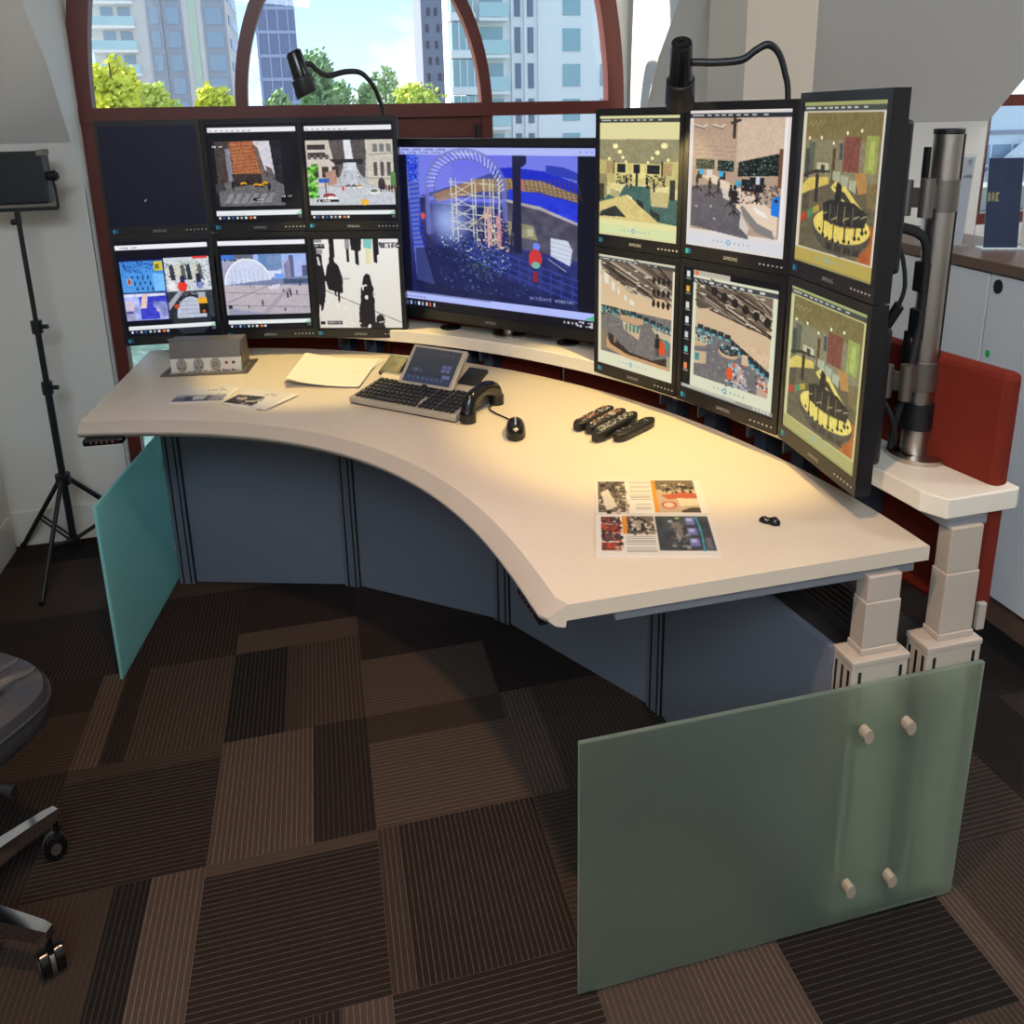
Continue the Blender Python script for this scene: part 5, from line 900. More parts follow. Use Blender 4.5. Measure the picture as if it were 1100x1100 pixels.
e_u, e_v = (s1 - s0), (s3 - s0); paint_mesh('touch_screen', c, s0 + e_u * .07 + e_v * .93 + nn * .0008, e_u * .86, -e_v * .86, attr_mat('dim_screen', .55, .12, .5), term)
m = MB(); m.obox(s0 + e_u * .47 + e_v * .01 - nn * .002, e_u * .08, e_v * .035, nn * .006); obj('catch', m, M_black, term)
def pod(a, b_, c_, d_, M, name, glyph):
    n2_ = (b_ - a).cross(d_ - a).normalized(); n2_ = n2_ if n2_.z > 0 else -n2_
    m = MB(); m.extr([a, b_, c_, d_], -n2_ * .018); p = obj(name, m, M, term, bevel=.004); m = MB(); u, v = b_ - a, d_ - a
    m.obox(a + u * .1 + v * .1 + n2_ * .0004, u * .8, v * .8, n2_ * .001); obj('pod_face', m, mat('pod_face_olive' if glyph else 'pod_face_black', (48, 46, 40) if glyph else (30, 31, 34), .35), p); m = MB()
    if glyph:
        for k in range(9): m.obox(a + u * (.36 + .1 * (k % 3)) + v * (.42 + .09 * (k // 3)) + n2_ * .0016, u * .05, v * .05, n2_ * .0006)
        obj('speaker_hole', m, M_groove, p)
pod(TP(-.032, .222, .055), TP(.066, .222, .055), TP(.066, .315, .105), TP(-.032, .315, .105), M_black, 'speaker_pod', True)
pod(TP(.338, .216, .055), TP(.420, .216, .055), TP(.436, .310, .105), TP(.352, .310, .105), M_black, 'card_pod', False)
hs = thing('telephone_handset', 'black curved telephone handset standing at the right of the terminal', 'handset', TP(.50, .12, 0))
m = MB(); P = [TP(0.511, .03, .024), TP(0.513, .05, .072), TP(0.515, .085, .084), TP(0.516, .13, .090), TP(0.515, .18, .080), TP(0.512, .225, .055), TP(0.510, .24, .022)]; out = []
for i in range(len(P) - 1):
    p0, p1, p2, p3 = P[max(i - 1, 0)], P[i], P[i + 1], P[min(i + 2, 6)]
    for u in np.linspace(0, 1, 7)[:-1]: out.append(.5 * ((2 * p1) + (p2 - p0) * u + (2 * p0 - 5 * p1 + 4 * p2 - p3) * u * u + (3 * p1 - p0 - 3 * p2 + p3) * u ** 3))
out.append(P[-1]); m.tube(out, [.028 - .007 * math.sin(PI * i / (len(out) - 1)) for i in range(len(out))], 16); obj('grip', m, M_gloss, hs, smooth=True)
for q in ((.512, .032), (.511, .24)):
    c_ = TP(q[0], q[1], 0); m = MB(); m.disc((c_.x, c_.y, c_.z), .029 if q[1] < .1 else .028, .03, 24); m.disc((c_.x, c_.y, c_.z + .03), .028, .004, 24); obj('ear_cup', m, M_gloss, hs, smooth=True)

ms = thing('computer_mouse', 'black and silver computer mouse lying right of the terminal', 'mouse', (1.567, -1.07, H + .0006))
md = V(.04, .17, 0).normalized(); mc_ = V(1.569, -1.068, H); rows = []
for i in range(13):
    t = -1 + 2 * i / 12; w = .034 * math.sqrt(max(0, 1 - abs(t) ** 2.6)) + .001; hgt = (.050 * math.sqrt(max(0, 1 - ((t + .15) / 1.16) ** 2)) + .004)
    p = mc_ + md * (t * .078); sd = V(md.y, -md.x, 0); rows.append([tuple(p + sd * (w * math.cos(a)) + V(0, 0, .0008 + hgt * max(0, math.sin(a)) ** .75)) for a in np.linspace(0, PI, 13)])
m = MB(); m.grid(rows); m.add(rows[0], [tuple(range(13))]); m.add(rows[-1], [tuple(range(13))[::-1]]); m.add([r[0] for r in rows] + [r[-1] for r in rows][::-1], [tuple(range(26))]); obj('shell', m, M_gloss, ms, smooth=True, angle=60)
sd = V(md.y, -md.x, 0); m = MB(); m.grid([[tuple(Vector(r[6]) + sd * q + V(0, 0, .0016)) for q in (-.0026, .0026)] for r in rows[2:12]]); obj('centre_strip', m, M_sil, ms, smooth=True)
m = MB(); m.grid([[tuple(Vector(p) - md * .0016 + V(0, 0, .0012)) for p in r[4:9]] for r in rows[0:2]]); obj('heel_badge', m, M_sil, ms, smooth=True)
cable('cable', [mc_ + md * .078 + V(0, 0, .010), (1.575, -.95, H + .006), (1.545, -.88, H + .005), (1.53, -.82, H + .005), (1.56, -.77, H + .005), (1.60, -.70, H + .006), (1.60, -.62, H + .006), (1.57, -.55, H + .006)], .0026, None, ms)

def remote(label, p, q, w, h_, z, knobs, pal, big=False):
    p, q = V(*p, 0), V(*q, 0); d = (q - p); L_ = d.length; d.normalize(); s_ = V(d.y, -d.x, 0); o_ = p + V(0, 0, H + .0008 + z)
    t = thing('remote_control', label, 'remote control', p + d * L_ / 2 + V(0, 0, H + .0008 + z), 'remote controls'); rows = []
    for i in range(11):
        u = i / 10; k = math.sqrt(max(0, 1 - (abs(2 * u - 1)) ** 8)) * .5 + .5
        rows.append([tuple(o_ + d * (L_ * u) + s_ * (w / 2 * k * math.copysign(abs(math.cos(a)) ** .5, math.cos(a))) + V(0, 0, h_ / 2 + h_ / 2 * math.copysign(abs(math.sin(a)) ** .5, math.sin(a)) * (.75 + .25 * k))) for a in np.linspace(0, 2 * PI, 21)[:-1]])
    m = MB(); m.grid(rows, close=True); m.add(rows[0], [tuple(range(20))]); m.add(rows[-1], [tuple(range(20))[::-1]]); obj('shell', m, M_black, t, smooth=True, angle=50)
    r_ = np.random.default_rng(int(L_ * 1e4) + len(label)); nr, nc = knobs; mbs = {}
    for i in range(nr):
        for j in range(nc):
            cl = pal[r_.integers(0, len(pal))]; mb = mbs.setdefault(cl, MB()); c_ = o_ + d * (L_ * (.10 + .82 * i / nr)) + s_ * (w * (.62 * (j + .5) / nc - .31) - w * .0) + V(0, 0, h_ * .985)
            mb.obox(c_ - d * .0035 - s_ * .0025, d * .0075, s_ * .005, (0, 0, .0028))
    for cl, mb in mbs.items(): obj('button', mb, mat('key_%d_%d_%d' % cl, cl, .5), t)
PW = [(196, 188, 170), (150, 144, 134), (90, 88, 86), (60, 58, 56), (176, 96, 56)]
remote('black remote control farthest to the left in the row of four', (1.772, -1.112), (1.945, -.985), .050, .034, 0, (12, 4), PW)
remote('black remote control second from the left with orange buttons', (1.803, -1.150), (1.978, -1.022), .046, .033, 0, (13, 4), PW)
remote('black remote control third from the left with a silver pad', (1.800, -1.222), (2.000, -1.075), .050, .038, 0, (13, 4), PW[:4])
remote('plain black remote control nearest the front of the row', (1.868, -1.238), (2.045, -1.125), .046, .030, 0, (6, 3), [(120, 116, 110), (44, 43, 42)])
clip = thing('key_fob', 'small black plastic fob lying alone near the right end of the desk', 'key fob', (2.065, -1.858, H + .0006))
rows = []
for i in range(9):
    u = i / 8; p = V(2.044, -1.840) .lerp(V(2.083, -1.876), u); w = [.006, .009, .012, .011, .010, .013, .014, .012, .006][i]; h_ = [.008, .014, .016, .013, .014, .018, .02, .016, .008][i]; s_ = V(.68, .73, 0)
    rows.append([(p.x + s_.x * w * math.cos(a), p.y + s_.y * w * math.cos(a), H + .0008 + h_ * max(0, math.sin(a))) for a in np.linspace(0, PI, 9)])
m = MB(); m.grid(rows); m.add(rows[0], [tuple(range(9))]); m.add(rows[-1], [tuple(range(9))[::-1]]); obj('shell', m, M_gloss, clip, smooth=True, angle=60)

# ------------------------------------------------------------------ tripod with lamp panel at the left
tx, ty = -.346, .490
tri = thing('tripod_stand', 'black tripod light stand in the corner left of the desk', 'tripod', (tx, ty, 0))
m = MB(); m.tube([(tx, ty, .10), (tx, ty, .95)], .0165, 16); m.tube([(tx, ty, .90), (tx, ty, 1.24)], .0135, 16); m.tube([(tx, ty, 1.22), (tx, ty, 1.70)], .0105, 16); obj('column', m, M_black, tri, smooth=True)
for z in (.92, 1.22):
    m = MB(); m.disc((tx, ty, z - .03), .024, .06, 20); cl = obj('collar', m, M_black, tri, smooth=True); m = MB(); m.tube([(tx + .02, ty, z), (tx + .05, ty - .01, z)], .008, 10); obj('knob', m, M_black, cl, smooth=True)
m = MB(); m.disc((tx, ty, .42), .034, .055, 20); obj('leg_hub', m, M_black, tri, smooth=True); m = MB(); m.disc((tx, ty, .10), .03, .03, 20); obj('brace_hub', m, M_black, tri, smooth=True)
for f in ((-.651, .700), (-.395, .106), (.010, .640)):
    m = MB(); top = V(tx, ty, .445).lerp(V(f[0], f[1], .445), .06); ft = V(f[0], f[1], .018); m.tube([top, ft], .0105, 12); lg = obj('leg', m, M_black, tri, smooth=True)
    m = MB(); m.tube([ft, V(f[0] * 1.0 + (f[0] - tx) * .03, f[1] + (f[1] - ty) * .03, .0105)], .0125, 12); obj('rubber_foot', m, M_rubber, lg, smooth=True)
    m = MB(); md2 = top.lerp(ft, .55); s_ = V(-(f[1] - ty), f[0] - tx, 0).normalized() * .011
    for sg in (-1, 1): m.tube([V(tx, ty, .115) + s_ * sg, md2 + s_ * sg], .0045, 8)
    obj('brace', m, M_black, lg, smooth=True)
m = MB(); m.tube([(tx, ty, 1.70), (tx, ty, 1.755)], .012, 14); m.tube([(tx - .03, ty, 1.71), (tx + .0, ty, 1.71)], .010, 12); obj('spigot', m, M_black, tri, smooth=True)
lp = thing('light_panel', 'black box studio light on top of the tripod, cut by the left edge', 'studio light', (tx, ty, 1.757))
m = MB(); w0, w1 = tx - .165, tx + .150; m.box(w0, w1, ty - .055, ty + .055, 1.79, 2.02); obj('housing', m, M_black, lp, bevel=.012)
m = MB(); yo = [(w0 - .022, ty, 1.91), (w0 - .022, ty, 1.765), (w1 + .022, ty, 1.765), (w1 + .022, ty, 1.84), (w1 + .016, ty, 1.91)]
for p, q in zip(yo, yo[1:]): m.tube([p, q], .006, 10)
obj('yoke', m, M_black, lp, smooth=True)
m = MB(); m.tube([(w1 - .004, ty, 1.91), (w1 + .034, ty, 1.91)], [.014, .018], 16); m.tube([(w1 + .034, ty, 1.91), (w1 + .044, ty, 1.91)], .011, 16); obj('tilt_knob', m, M_black, lp, smooth=True)
for x in (w0, w1 - .02):
    m = MB(); m.box(x, x + .022, ty - .058, ty + .058, 2.0, 2.026); obj('corner_guard', m, M_dalu, lp, bevel=.004)

# ------------------------------------------------------------------ office chair cut by the left edge
hx, hy = -.160, -1.600
ch = thing('office_chair', 'black ribbed leather office chair with chrome base at the left edge', 'office chair', (hx, hy, 0))
cu_, cv_ = V(math.cos(math.radians(-36)), math.sin(math.radians(-36)), 0), V(math.cos(math.radians(54)), math.sin(math.radians(54)), 0)   # forward, sideways
def CP(a, b_, z): return V(hx, hy, 0) + cu_ * a + cv_ * b_ + V(0, 0, z)
rows = []; nu, nv = 113, 25
for i in range(nu):
    u = -1 + 2 * i / (nu - 1); r_ = []
    for j in range(nv):
        v = -1 + 2 * j / (nv - 1)
        ee = (abs(u) ** 6 + abs(v) ** 6) ** (1 / 6); sc_ = 1.0 if max(abs(u), abs(v)) < 1e-6 else max(abs(u), abs(v)) / ee
        rib = .042 * (abs(math.sin(PI * (u + 1) * 3.5)) ** .4 - 1)
        z = .735 + .012 * v * v - .03 * max(0, u - .5) ** 2 * 4 + rib * (1 - ee ** 10 if ee < 1 else 0) - .06 * max(0, min(ee, 1) - .86) ** 2 * 40 * .3
        r_.append(tuple(CP(u * sc_ * .265 - .02, v * sc_ * .265 + .03, z)))
    rows.append(r_)
m = MB(); m.grid(rows); edge = rows[0] + [r[-1] for r in rows[1:]] + rows[-1][::-1][1:] + [r[0] for r in rows[::-1]][1:-1]
edge = [Vector(p) for p in edge]; m.grid([[tuple(p) for p in edge], [tuple(p + (p - CP(0, 0, p.z)) * .03 - V(0, 0, .025)) for p in edge], [tuple(p + (p - CP(0, 0, p.z)) * .02 - V(0, 0, .085)) for p in edge], [tuple(p - (p - CP(0, 0, p.z)) * .06 - V(0, 0, .11)) for p in edge]], close=True)
m.add([tuple(p - (p - CP(0, 0, p.z)) * .06 - V(0, 0, .11)) for p in edge], [tuple(range(len(edge)))]); obj('seat', m, M_leather, ch, smooth=True, angle=70)
m = MB(); pr_ = [p + (p - CP(0, 0, p.z)) * .032 - V(0, 0, .030) for p in edge]; m.tube(pr_ + [pr_[0]], .004, 8); obj('piping', m, M_leather, ch, smooth=True)
rows = []
for i in range(49):
    t = i / 48; z = .72 + .78 * t; lean = -.27 - .09 * t ** 1.5; rib = .012 * (abs(math.sin(PI * t * 8)) ** .45 - 1)
    rows.append([tuple(CP(lean + .03 + rib - .03 * v * v, v * (.25 - .03 * t ** 6), z)) for v in np.linspace(-1, 1, 17)])
m = MB(); m.grid(rows); m.grid([[tuple(Vector(p) - cu_ * .05) for p in r] for r in rows]); m.grid([[r[0], tuple(Vector(r[0]) - cu_ * .05)] for r in rows]); m.grid([[r[-1], tuple(Vector(r[-1]) - cu_ * .05)] for r in rows]); m.grid([list(rows[-1]), [tuple(Vector(p) - cu_ * .05) for p in rows[-1]]]); m.grid([list(rows[0]), [tuple(Vector(p) - cu_ * .05) for p in rows[0]]]); obj('backrest', m, M_leather, ch, smooth=True, angle=70)
for sg in (-1, 1):
    m = MB(); P = [CP(-.27, .275 * sg, .95), CP(-.12, .29 * sg, 1.0), CP(.05, .29 * sg, 1.0), CP(.12, .285 * sg, .93), CP(.05, .275 * sg, .62)] if sg < 0 else [CP(-.27, .275 * sg, .95), CP(-.20, .275 * sg, .62)]
    m.tube(P, .014, 12); obj('armrest', m, M_chrome, ch, smooth=True)
m = MB(); m.tube([CP(0, 0, .10), CP(0, 0, .36)], .028, 20); m.tube([CP(0, 0, .36), CP(0, 0, .60)], .016, 20); obj('gas_lift', m, M_chrome, ch, smooth=True)
m = MB(); m.obox(CP(-.11, -.10, .58), cu_ * .22, cv_ * .20, (0, 0, .05)); obj('tilt_mechanism', m, M_black, ch, bevel=.006)
m = MB(); m.tube([CP(.10, .04, .60), CP(.19, .06, .595), CP(.275, .07, .575)], .006, 10); m.tube([CP(.265, .07, .577), CP(.315, .085, .565)], [.008, .013], 12); obj('tilt_lever', m, M_black, ch, smooth=True)
for k in range(5):
    a = math.radians(-22.8 + 72.2 * k); d = V(math.cos(a), math.sin(a), 0); s_ = V(-d.y, d.x, 0); p0 = V(hx, hy, 0)
    m = MB(); sec = lambda u, w, zt, zb: [p0 + d * u + s_ * w + V(0, 0, zb), p0 + d * u - s_ * w + V(0, 0, zb), p0 + d * u - s_ * w * .8 + V(0, 0, zt), p0 + d * u + s_ * w * .8 + V(0, 0, zt)]
    m.grid([sec(.0, .03, .20, .12), sec(.06, .03, .20, .13), sec(.2, .024, .185, .135), sec(.33, .018, .165, .125), sec(.355, .014, .158, .128)], close=True); m.add(sec(.355, .014, .158, .128), [(0, 1, 2, 3)])
    arm = obj('base_arm', m, M_chrome, ch, smooth=True, angle=35)
    cx, cy = (p0 + d * .345).x, (p0 + d * .345).y; a2 = a + [.9, 1.2, .3, 2, 1][k]; w_ = V(math.cos(a2), math.sin(a2), 0)
    m = MB(); m.tube([(cx, cy, .13), (cx, cy, .075)], .008, 10); q_ = V(cx, cy, .0425) + V(-w_.y, w_.x, 0) * .012
    for sg in (-1, 1):
        pts = [q_ + w_ * (sg * u) for u in (.006, .008, .026, .028)]; m.tube(pts, [.026, .030, .030, .026], 24)
    cs = obj('caster', m, M_gloss, arm, smooth=True); m = MB(); m.tube([q_ + w_ * .0282, q_ + w_ * .0292], .014, 18); m.tube([q_ - w_ * .0282, q_ - w_ * .0292], .014, 18)
    m.tube([q_ - w_ * .005, q_ + w_ * .005], .0305, 20); obj('wheel_cap', m, M_dalu, arm, smooth=True)

# ------------------------------------------------------------------ storage cabinets with counter at the right
cabs = [(-1.708, -.907), (-.903, -.102), (-.098, .66)]
cl_ = ['white storage cabinet with a black round lock and a green sticker', 'white storage cabinet behind the steel monitor pole', 'white storage cabinet at the window end of the counter']
for k, (y0, y1) in enumerate(cabs):
    t = thing('storage_cabinet', cl_[k], 'cabinet', (3.82, (y0 + y1) / 2, 0), 'cabinets under the counter')
    m = MB(); m.box(3.62, 4.03, y0, y1, .13, 1.483); obj('carcass', m, M_white, t)
    m = MB(); m.box(3.601, 3.619, y0 + .002, y1 - .002, .134, 1.476); d_ = obj('door', m, M_white, t, bevel=.002)
    m = MB(); m.box(3.625, 4.02, y0, y1, .0, .13); obj('plinth', m, M_wood, t)
    if k == 0:
        m = MB(); yl = y1 - .045; m.tube([(3.602, yl, 1.432), (3.596, yl, 1.432)], .021, 24); lk = obj('lock', m, M_black, d_, smooth=True)
    if k == 0:
        m = MB(); m.tube([(3.6012, y1 - .035, 1.148), (3.6002, y1 - .035, 1.148)], .012, 20); obj('sticker', m, mat('green_sticker', (30, 190, 90), .5), d_)
m = MB(); m.box(3.585, 4.06, -1.72, .68, 1.486, 1.53); tag(obj('counter_worktop', m, M_wood, bevel=.003), 'brown walnut worktop lying on the row of white cabinets', 'worktop')
def stand(label, p, q, z1, cv, lean=.05):
    p, q = V(*p, 1.5306), V(*q, 1.5306); d = (q - p); L_ = d.length; u = d.normalized(); n_ = V(u.y, -u.x, 0)
    if n_.dot(V(-1, -1, 0)) < 0: n_ = -n_
    t = thing('sign_holder', label, 'sign holder', (p + q) / 2, 'sign holders on the counter'); hh = z1 - 1.5306; up = V(-n_.x * lean, -n_.y * lean, hh)
    m = MB(); m.obox(p + V(0, 0, .002), d, up, n_ * .003); m.obox(p - n_ * .09, d, n_ * .10, (0, 0, .003)); obj('acrylic', m, M_acryl, t)
    e = .006; m = MB(); m.obox(p + u * e - n_ * .0022 + up * .02, d * .94, up * .95, n_ * .001); obj('sheet', m, M_paper, t)
    paint_mesh('print', cv, p + u * e - n_ * .0004 + up * .97, d * .94, -up * .95, M_print, t)
c = Cv(70, 100, (226, 224, 232)); c.dsh(.3, .2, 13, (120, 120, 134)); [c.rect(.35, .3 + .035 * k, .40, .305 + .035 * k, (150, 150, 164)) for k in range(14)]; [c.rect(.45, .3 + .035 * k, .45 + .03 * (k % 5), .304 + .035 * k, (180, 180, 192)) for k in range(14)]; c.line([(.4, .83), (.8, .84)], .006, (120, 120, 134)); c.line([(.4, .90), (.7, .91)], .006, (130, 130, 144)); c.poly([(.85, .04), (.95, .02), (.92, .10)], (170, 172, 186))
stand('clear sign holder with a white printed sheet behind the steel pole', (3.622, -.448), (3.728, -.606), 1.932, c)
c = Cv(70, 100, (24, 44, 84)); mk = c.noise(5, seed=3) > .62; c.put(mk, (30, 54, 98), .6); c.line([(.3, .15), (.45, .3), (.8, .4)], .006, (60, 90, 110)); c.line([(.9, .62), (.7, .68), (.66, .8)], .008, (60, 96, 100)); c.txt(.05, .38, 'BRE', (220, 200, 120), 2); stand('sign holder with a dark blue cover standing near the right edge', (3.766, -.672), (3.905, -.724), 1.930, c)
c = Cv(50, 100, (222, 206, 206)); [c.rect(.1, .3 + .05 * k, .8, .31 + .05 * k, (160, 140, 146)) for k in range(11)]; stand('sign holder with a pale page, cut by the right edge', (3.909, -.726), (4.02, -.765), 1.925, c)

# ------------------------------------------------------------------ outside: river, far bank, trees and towers
M_water = mat('river_water', (92, 124, 112), .12, var=.25, scale=.6, bump=1.0); 
for n_ in M_water.node_tree.nodes:
    if n_.type == 'BUMP': n_.inputs['Distance'].default_value = .5
    if n_.type == 'TEX_NOISE': n_.inputs['Detail'].default_value = 8
m = MB(); m.box(-160, 220, 2.5, 72, -9.6, -9); wt = obj('river', m, M_water); tag(wt, 'green rippled river far below the window', 'river', kind='structure')
m = MB(); m.box(-260, 330, 72, 420, -11, -6.5); bk = obj('far_bank_ground', m, mat('pale_stone', (170, 166, 156), .9, scale=.3)); tag(bk, 'pale stone quay on the far side of the river', 'quay', kind='structure')
M_f1 = mat('pale_cladding', (206, 204, 204), .7, scale=.2); M_f2 = mat('slate_cladding', (146, 152, 166), .6, scale=.2); M_win = mat('reflective_pane', (132, 154, 176), .15, spec=.8, scale=.3); M_win2 = mat('teal_pane', (130, 170, 182), .15, spec=.8, scale=.3)
M_f3 = mat('dark_tower_cladding', (112, 128, 166), .4, scale=.1); M_f4 = mat('white_render', (232, 232, 232), .8, scale=.2); M_bal = mat('balcony_glass', (168, 200, 206), .15, spec=.7, scale=.3); M_brick = mat('red_brick_side', (150, 92, 90), .9, scale=1)
def building(name, label, x0, x1, y0, y1, z0, z1, wall): 
    t = thing(name, label, 'building', ((x0 + x1) / 2, (y0 + y1) / 2, z0)); m = MB(); m.box(x0, x1, y0, y1, z0, z1); obj('wall', m, wall, t); return t
def win(t, x, y, z, w, h, M, sill=True):
    m = MB(); m.box(x, x + w, y - .12, y + .05, z, z + h); f = obj('window', m, M, t)
    return f
# left residential tower with pale piers
b1 = building('apartment_tower', 'pale apartment tower with stacked balconies beyond the yellow trees', -36.5, -12.5, 165, 185, -6.5, 62, M_f1)
zf = [3.2 + 4.15 * k for k in range(7)]
for xx, w in ((-26.2, 1.5), (-23.4, 2.2), (-16.6, 3.0)):
    m = MB(); m.box(xx - .5, xx + w + .5, 164.6, 165.1, 2, 40); obj('slate_strip', m, M_f2, b1)
    for z in zf: win(b1, xx, 164.6, z, w, 2.9, M_win)
m = MB(); m.box(-19.6, -18.2, 164.7, 165.1, 2, 40); obj('green_strip', m, mat('sage_panel', (178, 194, 178), .5), b1)
for z in zf:
    m = MB(); m.box(-36.5, -28.6, 162.6, 165.1, z - .9, z - .45); bl = obj('balcony', m, M_f4, b1); m = MB(); m.box(-36.5, -28.6, 162.5, 162.6, z - .4, z + 1.1); obj('balcony_panel', m, M_bal, bl)
    win(b1, -34.5, 165, z, 2.0, 2.9, M_win); win(b1, -31.6, 165, z, 2.0, 2.9, M_win)
for z in zf: 
    m = MB(); m.box(-12.6, -12.4, 165, 185, z, z + 1.7); obj('window_band', m, M_win, b1)
b2 = building('glass_tower', 'tall dark blue glass tower in the left of the arched light', -9.6, -.8, 200, 220, -6.5, 80, M_f3)
for k in range(7):
    m = MB(); z = 6 + 5.2 * k; m.box(-9.7, -.7, 199.8, 200.1, z, z + .7); obj('floor_band', m, mat('pale_band', (158, 174, 206), .4), b2)
for k in range(4):
    m = MB(); m.box(-9.4 + 2.3 * k, -9.1 + 2.3 * k, 199.7, 200.1, -6, 60); obj('fin', m, mat('pale_band', (158, 174, 206), .4), b2)
b3 = building('residential_tower', 'grey residential tower behind the bright tree at the centre', 31.2, 38.2, 220, 236, -6.5, 80, mat('grey_tower_cladding', (126, 132, 150), .8, scale=.2))
m = MB(); m.box(38.2, 40.6, 221, 236, -6.5, 80); obj('brick_flank', m, M_brick, b3)
for k in range(9):
    for j, xx in enumerate((32.2, 34.6, 36.6)):
        win(b3, xx + (.5 if (k + j) % 3 == 0 else 0), 220, 3.5 + 4.1 * k, .9, 2.0, mat('dark_pane', (60, 66, 82), .2), False)
# white building at the right with glazed corner balconies
b4 = building('white_apartment_block', 'white apartment block with glazed corner balconies behind the right light', 19.5, 44, 95, 112, -6.5, 60, M_f4)
for k in range(6):
    z = -2.6 + 4.1 * k
    m = MB(); m.box(17.6, 20.2, 93.6, 96, z, z + 3.1); bay = obj('glazed_bay', m, M_win2, b4); m = MB(); m.box(17.4, 20.4, 93.4, 96, z - .9, z); [m.box(17.5 + .85 * q, 17.62 + .85 * q, 93.5, 93.7, z, z + 3.1) for q in range(4)]; obj('bay_frame', m, M_f4, bay)
    m = MB(); m.box(20.8, 24.3, 93.2, 95.1, z - .9, z - .5); bl = obj('balcony', m, M_f4, b4); m = MB(); m.box(20.8, 24.3, 93.1, 93.2, z - .45, z + 1.1); obj('balcony_panel', m, M_bal, bl)
    win(b4, 21.3, 95, z - .3, 2.6, 3.0, M_win2)
    for xx in (25.4, 27.0): win(b4, xx, 95, z - .2, .7, 2.9, mat('tall_pane', (104, 118, 142), .2, scale=.3))
    win(b4, 31.4, 95, z, 2.2, 2.6, M_win2); win(b4, 36.2, 95, z, 2.2, 2.6, M_win2)
m = MB()
for xx in (24.9, 26.5, 28.2): m.box(xx, xx + .25, 94.6, 95, -6, 40)
obj('pilaster', m, M_f4, b4)
b5 = building('glass_hall', 'pale glass hall seen through the window at the right edge', 70, 135, 90, 110, -12, 3.2, mat('pale_glass_cladding', (216, 226, 234), .4, scale=.2))
for k in range(8):
    m = MB(); m.box(74 + 7.5 * k, 74.3 + 7.5 * k, 89.8, 90, -1, 3.2); obj('joint', m, M_f2, b5)
m = MB(); m.box(70, 135, 89.7, 90, -1.4, -.9); obj('joint', m, M_f2, b5)
for k in range(14):
    win(b5, 74 + 3.4 * k, 90, -5.4, 2.9, 2.6, M_win); win(b5, 74 + 3.4 * k, 90, -8.4, 2.9, 2.6, M_win)
m = MB(); m.extr([(84, 89, -12), (96, 89, -3), (96, 89, -1.6), (84, 89, -10.4)], (0, -2, 0)); obj('stair', m, M_f4, b5)
# trees on the far bank
def leaf_mat(name, c0, c1):
    return mat(name, tuple((a + b_) // 2 for a, b_ in zip(c0, c1)), .8, var=.35, scale=1.3, spec=.1)
LM = [leaf_mat('yellow_green_leaves', (246, 240, 96), (206, 210, 70)), leaf_mat('soft_green_leaves', (160, 184, 130), (124, 156, 112)), leaf_mat('lime_leaves', (226, 230, 110), (180, 196, 90))]
M_bark = mat('tree_bark', (84, 70, 58), .95, scale=2)
def tree(label, x, top, wd, k, y=80, dens=1.0):
    q_ = (y + 3.57) / 83.57; x = .97 + (x - .97) * q_; top = 2.13 + (top - 2.13) * q_; wd *= q_
    z0 = -6.5; t = thing('broadleaf_tree', label, 'tree', (x, y, z0), 'trees on the far bank')
    m = MB(); m.tube([(x, y, z0), (x + .1, y, (z0 + top) / 2), (x, y, top - 1.5)], [.34, .22, .06], 8); obj('trunk', m, M_bark, t)
    m = MB(); r_ = np.random.default_rng(int(abs(x) * 100) + 3); zc = top - (top - z0) * .45; hz = (top - z0) * .45
    blobs = [(x, y, zc, wd * .42, hz * .75)] + [(x + r_.normal() * wd * .22, y + r_.normal() * wd * .2, zc + r_.uniform(-.75, .7) * hz, wd * r_.uniform(.16, .26), hz * r_.uniform(.2, .34)) for _ in range(13)]
    for bx, by, bz, br, bh in blobs:
        n = int(240 * dens * (2.5 if bh > hz * .6 else 1))
        d = r_.normal(size=(n, 3)); d /= np.linalg.norm(d, axis=1)[:, None]; rad = r_.uniform(.55, 1.05, n)
        for (dx, dy, dz), q in zip(d, rad):
            c_ = V(bx + dx * br * q, by + dy * br * q, min(bz + dz * bh * q, top)); a = V(*r_.normal(size=3)).normalized() * .26; b_ = a.orthogonal().normalized() * .26
            m.add([c_ - a - b_, c_ + a - b_ * .3, c_ + a * .8 + b_, c_ - a * .3 + b_], [(0, 1, 2, 3)])
    obj('foliage', m, LM[k], t)
tree('bright yellow tree at the far left of the window', -16.5, 9.0, 5.4, 0); tree('yellow green tree leaning on the bright yellow one', -13.2, 7.0, 5.4, 2, 91)
tree('small yellow tree next to the arched mullion', -7.3, 6.0, 4.6, 0); tree('low green tree behind the tilted gooseneck lamp', -1.4, 5.0, 4.6, 1, 90, .8)
tree('tall airy green tree right of the tilted lamp', 2.2, 9.4, 5.0, 1, 80, .6); tree('green tree under the gooseneck curve', 5.8, 6.4, 4.4, 1, 90, .7)
tree('small airy tree left of the grey residential tower', 8.4, 7.6, 3.4, 1, 99, .5); tree('large lime tree in front of the grey residential tower', 12.0, 7.2, 7.6, 2)

